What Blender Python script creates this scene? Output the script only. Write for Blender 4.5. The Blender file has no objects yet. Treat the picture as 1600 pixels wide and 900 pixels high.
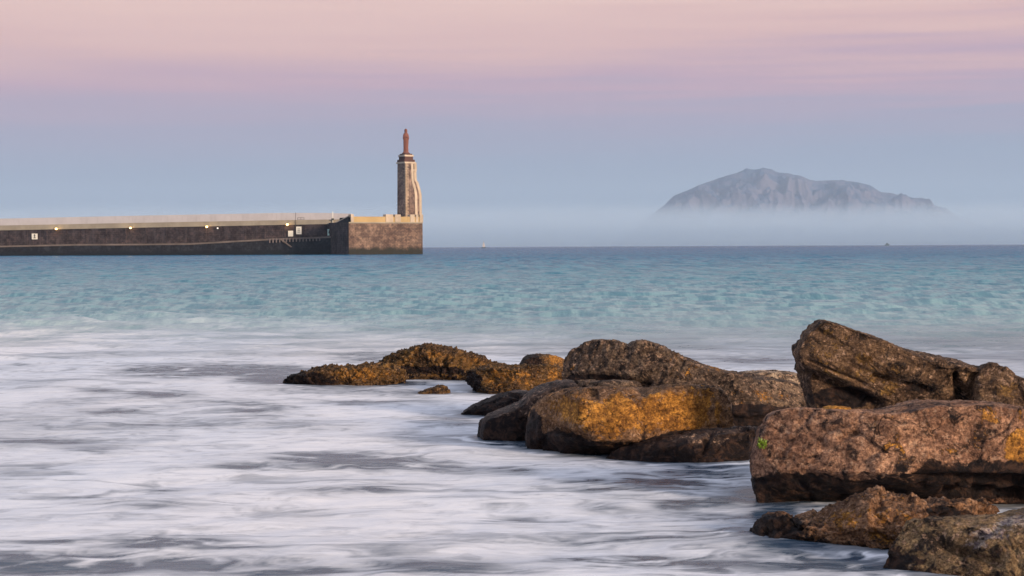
import bpy, bmesh, math, random
import numpy as np
from mathutils import Vector, Matrix, Euler

S = bpy.context.scene
C = S.collection
random.seed(7)

# ------------------------------------------------------------------ camera
F = 2900.0            # focal length in pixels of a 1600 px wide frame
CAM_H = 2.0
PITCH = math.atan(64.6 / F)
ROLL = math.radians(0.258)
cam_data = bpy.data.cameras.new('camera')
cam = bpy.data.objects.new('camera', cam_data)
C.objects.link(cam)
cam_data.sensor_width = 36.0
cam_data.lens = 36.0 * F / 1600.0
cam_data.clip_start = 0.1
cam_data.clip_end = 80000
f0 = Vector((0, math.cos(PITCH), -math.sin(PITCH)))
r0 = Vector((1, 0, 0))
u0 = r0.cross(f0)
r1 = r0 * math.cos(ROLL) - u0 * math.sin(ROLL)
u1 = u0 * math.cos(ROLL) + r0 * math.sin(ROLL)
M = Matrix((r1, u1, -f0)).transposed().to_4x4()
M.translation = Vector((0, 0, CAM_H))
cam.matrix_world = M
S.camera = cam

def at(px, py, Y):
    """point at ground distance Y seen at photo pixel (px, py) - used only to read sizes and places off the photo"""
    d = f0 + r1 * ((px - 800) / F) + u1 * ((450 - py) / F)
    return Vector((0, 0, CAM_H)) + d * (Y / d.y)

def project(P):
    v = P - np.array([0, 0, CAM_H])
    x = v @ np.array(r1); y = v @ np.array(u1); z = v @ np.array(f0)
    return 800 + F * x / z, 450 - F * y / z

# ------------------------------------------------------------------ light
SUN_EL = math.radians(13)
SUN_AZ = math.radians(48)       # to the right of straight behind the camera
sun_dir = Vector((math.sin(SUN_AZ) * math.cos(SUN_EL), -math.cos(SUN_AZ) * math.cos(SUN_EL), math.sin(SUN_EL)))
sl = bpy.data.lights.new('sun', 'SUN')
sl.energy = 4.3
sl.angle = math.radians(8.0)
sl.color = (1.0, 0.76, 0.52)
sun = bpy.data.objects.new('sun', sl)
sun.rotation_euler = sun_dir.to_track_quat('Z', 'Y').to_euler()
sun.location = (30, -30, 40)
C.objects.link(sun)

def lin(r, g, b):
    f = lambda c: ((c / 255 + 0.055) / 1.055) ** 2.4 if c > 10 else c / 255 / 12.92
    return (f(r), f(g), f(b), 1.0)

world = bpy.data.worlds.new('World')
S.world = world
world.use_nodes = True
wt = world.node_tree
wt.nodes.clear()
def wn(t, **k):
    n = wt.nodes.new(t)
    for a, b in k.items():
        setattr(n, a, b)
    return n
def wmath(op, a, b=None, clamp=False):
    n = wn('ShaderNodeMath', operation=op, use_clamp=clamp)
    for i, v in enumerate((a, b)):
        if v is None: continue
        if isinstance(v, (int, float)): n.inputs[i].default_value = v
        else: wt.links.new(v, n.inputs[i])
    return n.outputs[0]
tc = wn('ShaderNodeTexCoord')
sep = wn('ShaderNodeSeparateXYZ'); wt.links.new(tc.outputs['Generated'], sep.inputs[0])
mp = wn('ShaderNodeMapping'); mp.inputs['Scale'].default_value = (2.2, 2.2, 34); mp.inputs['Rotation'].default_value = (0, math.radians(1.2), 0)
wt.links.new(tc.outputs['Generated'], mp.inputs[0])
nz = wn('ShaderNodeTexNoise'); nz.inputs['Scale'].default_value = 1.6; nz.inputs['Detail'].default_value = 5; nz.inputs['Roughness'].default_value = 0.5
wt.links.new(mp.outputs[0], nz.inputs['Vector'])
mp2 = wn('ShaderNodeMapping'); mp2.inputs['Scale'].default_value = (6, 6, 170); mp2.inputs['Location'].default_value = (3, 1, 7); mp2.inputs['Rotation'].default_value = (0, math.radians(-0.7), 0)
wt.links.new(tc.outputs['Generated'], mp2.inputs[0])
nz2 = wn('ShaderNodeTexNoise'); nz2.inputs['Scale'].default_value = 1.0; nz2.inputs['Detail'].default_value = 6
wt.links.new(mp2.outputs[0], nz2.inputs['Vector'])
off = wmath('MULTIPLY', wmath('SUBTRACT', nz.outputs[0], 0.5), 0.050)
# streaks are stronger to the right (x > 0)
rt = wmath('ADD', wmath('MULTIPLY', sep.outputs[0], 1.6), 0.45, True)
off2 = wmath('MULTIPLY', wmath('MULTIPLY', wmath('SUBTRACT', nz2.outputs[0], 0.5), 0.08), rt)
high = wn('ShaderNodeMapRange'); high.inputs[1].default_value = 0.03; high.inputs[2].default_value = 0.09
wt.links.new(sep.outputs[2], high.inputs[0])
offs = wmath('MULTIPLY', wmath('ADD', off, off2), high.outputs[0])
tilt = wmath('MULTIPLY', sep.outputs[0], -0.012)
v = wmath('ADD', wmath('ADD', sep.outputs[2], offs), tilt)
v = wmath('DIVIDE', v, 0.5)
ramp = wn('ShaderNodeValToRGB')
wt.links.new(v, ramp.inputs[0])
stops = [(0.0, (161, 177, 196)), (0.022, (157, 173, 194)), (0.044, (157, 167, 191)), (0.066, (176, 166, 189)),
         (0.088, (205, 170, 186)), (0.112, (232, 190, 186)), (0.138, (244, 205, 195)), (0.2, (240, 218, 216)), (0.32, (234, 226, 232)), (0.5, (222, 226, 240))]  # unseen stops overhead are brightened to lift the light on the foam
cr = ramp.color_ramp
cr.interpolation = 'B_SPLINE' if False else 'EASE'
cr.interpolation = 'LINEAR'
while len(cr.elements) < len(stops): cr.elements.new(0.5)
for e, (p, c) in zip(cr.elements, stops):
    e.position = p / 0.5; e.color = lin(*c)
sky = wn('ShaderNodeTexSky', sky_type='NISHITA')
sky.sun_disc = False
sky.sun_elevation = SUN_EL
sky.sun_rotation = math.atan2(sun_dir.x, sun_dir.y)
sky.dust_density = 2.0
bg1 = wn('ShaderNodeBackground'); bg1.inputs[1].default_value = 0.945
wt.links.new(ramp.outputs[0], bg1.inputs[0])
bg2 = wn('ShaderNodeBackground'); bg2.inputs[1].default_value = 0.15
wt.links.new(sky.outputs[0], bg2.inputs[0])
# overhead and on the sunset side (behind the camera) the physical sky mixes in partly
m1 = wn('ShaderNodeMapRange'); m1.inputs[1].default_value = 0.28; m1.inputs[2].default_value = 0.8
wt.links.new(sep.outputs[2], m1.inputs[0])
m2 = wn('ShaderNodeMapRange'); m2.inputs[1].default_value = -0.1; m2.inputs[2].default_value = -0.8
wt.links.new(sep.outputs[1], m2.inputs[0])
fac = wmath('MAXIMUM', wmath('MULTIPLY', m1.outputs[0], 0.25), wmath('MULTIPLY', m2.outputs[0], 0.6))
mx = wn('ShaderNodeMixShader')
wt.links.new(fac, mx.inputs[0]); wt.links.new(bg1.outputs[0], mx.inputs[1]); wt.links.new(bg2.outputs[0], mx.inputs[2])
wo = wn('ShaderNodeOutputWorld'); wt.links.new(mx.outputs[0], wo.inputs[0])

S.view_settings.view_transform = 'Standard'
S.view_settings.look = 'None'
S.view_settings.exposure = 0.0
S.view_settings.gamma = 1.0
S.render.engine = 'CYCLES'
S.cycles.use_denoising = True
S.cycles.max_bounces = 6
S.cycles.volume_bounces = 3

# ------------------------------------------------------------------ helpers
def tag(o, label=None, cat=None, group=None, kind=None):
    if label: o['label'] = label
    if cat: o['category'] = cat
    if group: o['group'] = group
    if kind: o['kind'] = kind
    return o
def empty(name, loc, rz=0):
    o = bpy.data.objects.new(name, None); C.objects.link(o)
    o.location = loc; o.rotation_euler = (0, 0, rz); o.empty_display_size = 0.3
    return o
def link_mesh(name, me, mat, parent=None, smooth=False):
    if mat: me.materials.append(mat)
    if smooth: me.polygons.foreach_set('use_smooth', [True] * len(me.polygons))
    o = bpy.data.objects.new(name, me); C.objects.link(o)
    if parent: o.parent = parent
    return o
def bm_obj(name, bm, mat, parent=None, smooth=False, bevel=0):
    bmesh.ops.recalc_face_normals(bm, faces=bm.faces)
    me = bpy.data.meshes.new(name); bm.to_mesh(me); bm.free()
    o = link_mesh(name, me, mat, parent, smooth)
    if bevel:
        m = o.modifiers.new('bevel', 'BEVEL'); m.width = bevel; m.segments = 2; m.limit_method = 'ANGLE'
    return o
def box(bm, x0, x1, y0, y1, z0, z1, mat=None):
    vs = [bm.verts.new((x, y, z)) for x in (x0, x1) for y in (y0, y1) for z in (z0, z1)]
    for f in ((0, 1, 3, 2), (4, 6, 7, 5), (0, 4, 5, 1), (2, 3, 7, 6), (0, 2, 6, 4), (1, 5, 7, 3)):
        bm.faces.new([vs[i] for i in f])
    if mat is not None:
        for w in vs: w.co = mat @ w.co
    return vs
def cyl(bm, p0, p1, r, r2=None, seg=12):
    p0, p1 = Vector(p0), Vector(p1)
    r2 = r if r2 is None else r2
    d = (p1 - p0).normalized()
    a = d.orthogonal().normalized(); b = d.cross(a)
    A = [bm.verts.new(p0 + (a * math.cos(t) + b * math.sin(t)) * r) for t in [2 * math.pi * i / seg for i in range(seg)]]
    B = [bm.verts.new(p1 + (a * math.cos(t) + b * math.sin(t)) * r2) for t in [2 * math.pi * i / seg for i in range(seg)]]
    for i in range(seg):
        j = (i + 1) % seg
        bm.faces.new((A[i], A[j], B[j], B[i]))
    bm.faces.new(A[::-1]); bm.faces.new(B)
def prism(bm, poly, d, mat=None):
    """poly: list of 3D points, extruded by vector d"""
    d = Vector(d)
    A = [bm.verts.new(Vector(p)) for p in poly]; B = [bm.verts.new(Vector(p) + d) for p in poly]
    n = len(poly)
    for i in range(n):
        j = (i + 1) % n
        bm.faces.new((A[i], A[j], B[j], B[i]))
    bm.faces.new(A[::-1]); bm.faces.new(B)
    if mat is not None:
        for w in A + B: w.co = mat @ w.co

# numpy gradient noise
_rng = np.random.RandomState(11)
_perm = _rng.permutation(256); _perm = np.concatenate([_perm, _perm, _perm])
_g = _rng.normal(size=(256, 3)); _g /= np.linalg.norm(_g, axis=1)[:, None]
def pn(p):
    i = np.floor(p).astype(np.int64); f = p - i
    i &= 255
    u = f * f * f * (f * (f * 6 - 15) + 10)
    out = np.zeros(len(p))
    for dx in (0, 1):
        wx = u[:, 0] if dx else 1 - u[:, 0]
        for dy in (0, 1):
            wy = u[:, 1] if dy else 1 - u[:, 1]
            for dz in (0, 1):
                wz = u[:, 2] if dz else 1 - u[:, 2]
                h = _perm[_perm[_perm[(i[:, 0] + dx) & 255] + ((i[:, 1] + dy) & 255)] + ((i[:, 2] + dz) & 255)]
                g = _g[h]
                out += wx * wy * wz * (g[:, 0] * (f[:, 0] - dx) + g[:, 1] * (f[:, 1] - dy) + g[:, 2] * (f[:, 2] - dz))
    return out * 1.5
def fbm(p, oct=4, gain=0.5, ridged=False):
    out = np.zeros(len(p)); a = 1.0; q = p.copy()
    for k in range(oct):
        n = pn(q)
        out += a * ((0.45 - np.abs(n)) * 2 if ridged else n)
        q = q * 2.03 + 17.3; a *= gain
    return out
def chips(p, seed):
    """broken-stone relief: every cell is a tilted flat facet"""
    i = np.floor(p).astype(np.int64)
    best = np.full(len(p), 9.0); val = np.zeros(len(p))
    for dx in (-1, 0, 1):
        for dy in (-1, 0, 1):
            for dz in (-1, 0, 1):
                c = i + np.array([dx, dy, dz]); k = c & 255
                h = _perm[_perm[_perm[k[:, 0]] + k[:, 1]] + k[:, 2]]
                h2 = _perm[h + seed % 200]
                ctr = c + 0.5 + 0.42 * _g[h]
                r = p - ctr
                d = (r ** 2).sum(1)
                w = d < best
                v = (r * _g[h2]).sum(1) * 0.9 + (_g[h2][:, 0]) * 0.35
                val = np.where(w, v, val); best = np.where(w, d, best)
    return val
def sstep(a, b, x):
    t = np.clip((x - a) / (b - a), 0, 1)
    return t * t * (3 - 2 * t)

# ------------------------------------------------------------------ material builder
class NT:
    def __init__(s, name):
        s.m = bpy.data.materials.new(name); s.m.use_nodes = True
        s.t = s.m.node_tree; s.t.nodes.clear()
        s.out = s.t.nodes.new('ShaderNodeOutputMaterial')
    def n(s, t, **k):
        x = s.t.nodes.new(t)
        for a, b in k.items(): setattr(x, a, b)
        return x
    def l(s, a, b): s.t.links.new(a, b)
    def put(s, v, inp):
        if v is None: return
        if hasattr(v, 'is_linked') or hasattr(v, 'links'): s.l(v, inp)
        else: inp.default_value = v
    def math(s, op, a, b=None, clamp=False):
        x = s.n('ShaderNodeMath', operation=op, use_clamp=clamp)
        s.put(a, x.inputs[0]); s.put(b, x.inputs[1]); return x.outputs[0]
    def mix(s, f, a, b, mode='MIX'):
        x = s.n('ShaderNodeMix', data_type='RGBA', blend_type=mode)
        s.put(f, x.inputs[0]); s.put(a, x.inputs[6]); s.put(b, x.inputs[7]); return x.outputs[2]
    def noise(s, vec, scale, detail=4, rough=0.55, dist=0.0):
        x = s.n('ShaderNodeTexNoise'); s.put(vec, x.inputs['Vector'])
        x.inputs['Scale'].default_value = scale; x.inputs['Detail'].default_value = detail
        x.inputs['Roughness'].default_value = rough; x.inputs['Distortion'].default_value = dist
        return x.outputs[0]
    def voro(s, vec, scale, feature='F1'):
        x = s.n('ShaderNodeTexVoronoi', feature=feature); s.put(vec, x.inputs['Vector'])
        x.inputs['Scale'].default_value = scale; return x
    def map(s, vec, scale=(1, 1, 1), rot=(0, 0, 0), loc=(0, 0, 0)):
        x = s.n('ShaderNodeMapping'); s.l(vec, x.inputs[0])
        x.inputs['Scale'].default_value = scale; x.inputs['Rotation'].default_value = rot; x.inputs['Location'].default_value = loc
        return x.outputs[0]
    def rng(s, v, a, b, c=0.0, d=1.0, smooth=True):
        x = s.n('ShaderNodeMapRange'); 
        if smooth: x.interpolation_type = 'SMOOTHSTEP'
        s.put(v, x.inputs[0]); x.inputs[1].default_value = a; x.inputs[2].default_value = b
        x.inputs[3].default_value = c; x.inputs[4].default_value = d; return x.outputs[0]
    def bump(s, h, strength, dist, normal=None):
        x = s.n('ShaderNodeBump'); s.put(h, x.inputs['Height'])
        s.put(strength, x.inputs['Strength']); x.inputs['Distance'].default_value = dist
        if normal is not None: s.l(normal, x.inputs['Normal'])
        return x.outputs[0]
    def pos(s): return s.n('ShaderNodeNewGeometry').outputs['Position']
    def attr(s, name):
        x = s.n('ShaderNodeAttribute', attribute_name=name); return x.outputs['Fac']
    def bsdf(s, color, rough=0.8, normal=None, spec=0.3, **k):
        x = s.n('ShaderNodeBsdfPrincipled')
        s.put(color, x.inputs['Base Color']); s.put(rough, x.inputs['Roughness']); s.put(spec, x.inputs['Specular IOR Level'])
        if normal is not None: s.l(normal, x.inputs['Normal'])
        for a, b in k.items(): s.put(b, x.inputs[a])
        s.l(x.outputs[0], s.out.inputs[0]); return s.m

# ------------------------------------------------------------------ sea
def build_sea():
    U = 0.335
    NC = 420
    u = np.linspace(-U, U, NC)
    rows = [8.6]
    while rows[-1] < 900: rows.append(rows[-1] * 1.0024)
    while rows[-1] < 17500: rows.append(rows[-1] * 1.05)
    d = np.array([-300.0, -60.0, 0.0] + rows)
    side = np.array([0.05, 0.12, 0.2, 0.3, 0.42, 0.56, 0.72, 0.9, 1.1, 1.35, 1.6, 1.9, 2.3, 2.8, 3.4, 4.2, 5.2, 7.0, 10.0, 20.0, 90.0, 400.0, 2200.0])
    cols = NC + 2 * len(side)
    dd = np.maximum(d, 8.6)
    X = np.zeros((len(d), cols)); 
    X[:, len(side):len(side) + NC] = u[None] * dd[:, None]
    for k, e in enumerate(side):
        X[:, len(side) + NC + k] = U * dd + e
        X[:, len(side) - 1 - k] = -U * dd - e
    Y = np.repeat(d[:, None], cols, 1)
    Xf, Yf = X.ravel(), Y.ravel()
    dist = np.maximum(Yf, 8.6)
    inner = sstep(U * 1.0, U * 0.97, np.abs(Xf) / dist)
    # wave field: sum of directional waves, short ones dropped where the rows are too far apart
    rs = np.random.RandomState(3)
    Z = np.zeros_like(Xf)
    choppy = sstep(24, 60, dist)
    near = 1 - sstep(24, 60, dist)
    spacing = np.maximum(dist * 0.0024, 0.03)
    gust = 0.85 + 0.3 * pn(np.stack([Xf / 9, Yf / 23, Xf * 0 + 5], 1)) + 0.2 * pn(np.stack([Xf / 40, Yf / 90, Xf * 0 + 9], 1))
    for k in range(80):
        lam = 0.40 * (4.2 / 0.40) ** ((k + rs.rand()) / 80)
        ang = rs.normal(0, 0.48) + math.radians(12)
        kx, ky = math.sin(ang) * 2 * math.pi / lam, math.cos(ang) * 2 * math.pi / lam
        amp = 0.0062 * lam ** 0.8
        fade = sstep(1.8, 3.6, lam / spacing)
        ph = rs.rand() * 6.28
        s = np.sin(kx * Xf + ky * Yf + ph)
        Z += amp * fade * (s + 0.25 * (s * s - 0.5)) * choppy * gust
    # long-exposure surface near the shore: low soft swell
    nearz = 0.03 * fbm(np.stack([Xf / 1.9, Yf / 1.2, Xf * 0 + 3], 1), 3) + 0.006 * fbm(np.stack([Xf / 0.5 + Yf / 3, Yf / 0.3, Xf * 0 + 7], 1), 3)
    Z += nearz * near
    Z *= inner
    Z *= sstep(900, 700, dist)
    V = np.stack([Xf, Yf, Z], 1)
    # foam cover: where the milky long-exposure foam lies
    px, py = project(np.stack([Xf, np.maximum(Yf, 8.6), Xf * 0], 1))
    w1 = fbm(np.stack([Xf / 2.2, Yf / 2.2, Xf * 0 + 31], 1), 3)
    w2 = fbm(np.stack([Xf / 2.2, Yf / 2.2, Xf * 0 + 53], 1), 3)
    qx, qy = px + 26 * w1, py + 7 * w2 * np.clip(9.0 / dist * 2, 0.3, 1.6)
    foam_gap = np.zeros_like(Xf)  # dark streaks where the foam thins and water shows
    spots = [(350, 578, 130, 9, 1.2), (430, 592, 60, 9, 1.), (240, 585, 70, 6, .6), (150, 612, 45, 5, .5), (240, 617, 55, 6, .6), (400, 638, 60, 12, .6), (590, 558, 70, 10, .5),
             (150, 705, 60, 6, .4), (560, 722, 140, 12, 1.), (390, 728, 50, 7, .7), (690, 727, 70, 9, .7), (820, 735, 60, 6, .6), (230, 790, 100, 9, .5),
             (560, 765, 100, 7, .5), (80, 875, 150, 16, 1.3), (260, 845, 130, 9, 1.2), (320, 873, 130, 11, 1.2), (480, 890, 120, 8, .7), (1040, 705, 110, 9, .6), (1000, 757, 110, 10, .7),
             (1120, 740, 80, 11, .5), (1040, 786, 42, 7, 1.), (1110, 785, 42, 6, .8), (800, 810, 50, 8, .6), (930, 790, 40, 6, .5), (690, 890, 110, 12, .9),
             (1000, 878, 130, 11, .7), (1225, 850, 55, 14, .7), (1205, 805, 40, 12, 1.), (800, 690, 60, 10, .7), (580, 628, 90, 6, .6), (750, 598, 60, 9, .8),
             (540, 610, 130, 7, .5), (1180, 560, 110, 8, .45), (1000, 545, 160, 6, .4), (240, 765, 60, 5, .4), (60, 845, 60, 6, .5), (640, 600, 60, 6, .6),
             (300, 660, 140, 9, .35), (880, 690, 60, 12, .7), (470, 665, 90, 7, .4), (620, 680, 100, 8, .35), (1290, 870, 60, 14, .5), (60, 690, 90, 8, .3),
             (1320, 880, 90, 12, .6), (950, 840, 110, 10, .35), (1170, 770, 60, 14, .35), (180, 645, 90, 6, .35), (720, 655, 60, 9, .4), (100, 780, 90, 6, .3)]
    for x, y, rx, ry, a in spots:
        e = ((qx - x) / rx) ** 2 + ((qy - y) / ry) ** 2
        foam_gap = np.maximum(foam_gap, a * np.exp(-e * 1.1))
    z0 = Xf * 0
    wx = 0.8 * fbm(np.stack([Xf / 1.4, Yf / 1.2, z0 + 41], 1), 3)
    wy = 0.42 * fbm(np.stack([Xf / 1.2, Yf / 1.0, z0 + 47], 1), 3)
    s1 = fbm(np.stack([(Xf + wx) / 1.25, (Yf + wy + 0.10 * Xf) / 0.50, z0 + 71], 1), 5, 0.6)
    s2 = fbm(np.stack([(Xf + 1.8 * wx) / 0.75, (Yf + 1.6 * wy - 0.05 * Xf) / 0.20, z0 + 77], 1), 4, 0.62)
    broad = fbm(np.stack([Xf / 3.8, Yf / 2.6, z0 + 91], 1), 3, 0.5)
    cover = 0.99 - 0.30 * sstep(-0.1, 0.8, broad) - 0.42 * sstep(0.05, 0.95, s1) - 0.27 * sstep(0.0, 0.9, s2)
    cover -= np.clip(foam_gap * 1.8, 0, 1.5) * np.clip(0.72 + 0.55 * (0.8 * s1 + s2), 0.08, 1.25)
    cover -= (0.28 + 0.35 * np.clip(s2, -0.6, 1)) * sstep(-0.4, 1.6, Xf) * sstep(21, 15, Yf)
    # water drawn dark and clear right at the rocks, laced with thin wash
    foot = np.vstack(FOOT)
    sel = np.where((Yf < 32) & (Yf > 10) & (np.abs(Xf) < 7))[0]
    dm = np.full(len(Xf), 9.0)
    for c0 in range(0, len(sel), 20000):
        ii = sel[c0:c0 + 20000]
        dm[ii] = np.sqrt(((Xf[ii, None] - foot[None, :, 0]) ** 2 + (Yf[ii, None] - foot[None, :, 1]) ** 2).min(1))
    dmw = dm * (1 + 0.6 * s1) + 0.10 * s2
    cover -= 0.55 * np.exp(-(dmw / 0.30) ** 2)
    cover += 0.95 * np.exp(-((dmw - 0.22) / 0.09) ** 2) * sstep(-0.2, 0.5, s1 + 0.5 * broad)
    reach = 1 - sstep(25, 53, dist + 5 * broad + 3.0 * s1 + np.clip(Xf, -9, 9) * 0.8)
    cover = np.clip(cover, 0, 1.1)
    me = bpy.data.meshes.new('sea')
    nr = len(d)
    me.vertices.add(len(V)); me.vertices.foreach_set('co', V.ravel())
    idx = np.arange(nr * cols).reshape(nr, cols)
    q = np.stack([idx[:-1, :-1], idx[:-1, 1:], idx[1:, 1:], idx[1:, :-1]], -1).reshape(-1, 4)
    me.loops.add(q.size); me.loops.foreach_set('vertex_index', q.ravel().astype(np.int32))
    me.polygons.add(len(q)); me.polygons.foreach_set('loop_start', np.arange(0, q.size, 4, dtype=np.int32))
    me.update(calc_edges=True)
    me.polygons.foreach_set('use_smooth', np.ones(len(q), dtype=bool))
    a = me.attributes.new('foam', 'FLOAT', 'POINT'); a.data.foreach_set('value', cover.astype(np.float32))
    a = me.attributes.new('reach', 'FLOAT', 'POINT'); a.data.foreach_set('value', reach.astype(np.float32))
    return me

# ------------------------------------------------------------------ mountain far across the water
def build_mountain():
    Ym = 12500.0
    prof = [(1030, 326), (1040, 318), (1052, 306), (1068, 300), (1090, 290), (1110, 283), (1135, 274), (1152, 270), (1166, 263), (1180, 265), (1192, 262), (1205, 264),
            (1213, 269), (1235, 271), (1252, 275), (1262, 280), (1275, 283), (1300, 281), (1320, 281), (1345, 286), (1360, 290), (1374, 299), (1395, 302), (1413, 307),
            (1428, 310), (1440, 309), (1450, 315), (1461, 324), (1485, 338), (1530, 352), (1600, 365), (1680, 386)]
    prof = [(960, 386), (1000, 350)] + prof
    W = [at(x, y, Ym) for x, y in prof]
    px = np.array([w.x for w in W]); pz = np.array([w.z for w in W])
    NX, NY = 520, 200
    xs = np.linspace(px[0], px[-1], NX); ys = np.linspace(-900, 700, NY)
    X, Yy = np.meshgrid(xs, ys)
    Xf, Yf = X.ravel(), Yy.ravel()
    ridge = np.interp(Xf, px, pz)
    wob = 110 * pn(np.stack([Xf / 420, Xf * 0, Xf * 0 + 3], 1)) + 45 * pn(np.stack([Xf / 130, Xf * 0, Xf * 0 + 8], 1))
    t = np.abs(Yf - wob) / np.where(Yf < wob, 900 + wob, 700 - wob)
    base = ridge * np.clip(1 - t, 0, 1) ** 1.15
    gull = fbm(np.stack([Xf / 190, Yf / 420, Xf * 0 + 1], 1), 6, 0.55, True)
    spur = fbm(np.stack([Xf / 330 + 9, Yf / 260, Xf * 0 + 5], 1), 4, 0.5, True)
    m = np.clip(t * 3.2, 0, 1) * np.clip((1 - t) * 2, 0, 1)
    Z = base + m * np.clip(ridge / 420, 0.25, 1) * (46 * gull + 58 * spur - 18) 
    Z += 3.5 * fbm(np.stack([Xf / 40, Yf / 40, Xf * 0 + 5], 1), 4, 0.6)
    Z = np.where(t >= 0.99, -15, Z)
    V = np.stack([Xf, Yf + Ym, Z], 1)
    me = bpy.data.meshes.new('mountain')
    idx = np.arange(NX * NY).reshape(NY, NX)
    q = np.stack([idx[:-1, :-1], idx[:-1, 1:], idx[1:, 1:], idx[1:, :-1]], -1).reshape(-1, 4)
    me.vertices.add(len(V)); me.vertices.foreach_set('co', V.ravel())
    me.loops.add(q.size); me.loops.foreach_set('vertex_index', q.ravel().astype(np.int32))
    me.polygons.add(len(q)); me.polygons.foreach_set('loop_start', np.arange(0, q.size, 4, dtype=np.int32))
    me.update(calc_edges=True)
    me.polygons.foreach_set('use_smooth', np.ones(len(q), dtype=bool))
    return me
m = NT('mountain_rock')
P = m.pos()
geo = m.n('ShaderNodeNewGeometry'); sg = m.n('ShaderNodeSeparateXYZ'); m.l(geo.outputs['Normal'], sg.inputs[0])
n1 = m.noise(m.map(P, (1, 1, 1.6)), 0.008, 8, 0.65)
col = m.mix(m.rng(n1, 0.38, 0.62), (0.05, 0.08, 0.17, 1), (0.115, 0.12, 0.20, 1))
col = m.mix(m.rng(sg.outputs[2], 0.55, 0.8), (0.135, 0.13, 0.20, 1), col)  # steep faces paler, sunlight painted into the rock colour
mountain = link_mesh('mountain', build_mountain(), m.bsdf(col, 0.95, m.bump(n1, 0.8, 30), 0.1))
tag(mountain, 'hazy blue-grey mountain rising out of sea mist across the strait', kind='structure')

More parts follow.
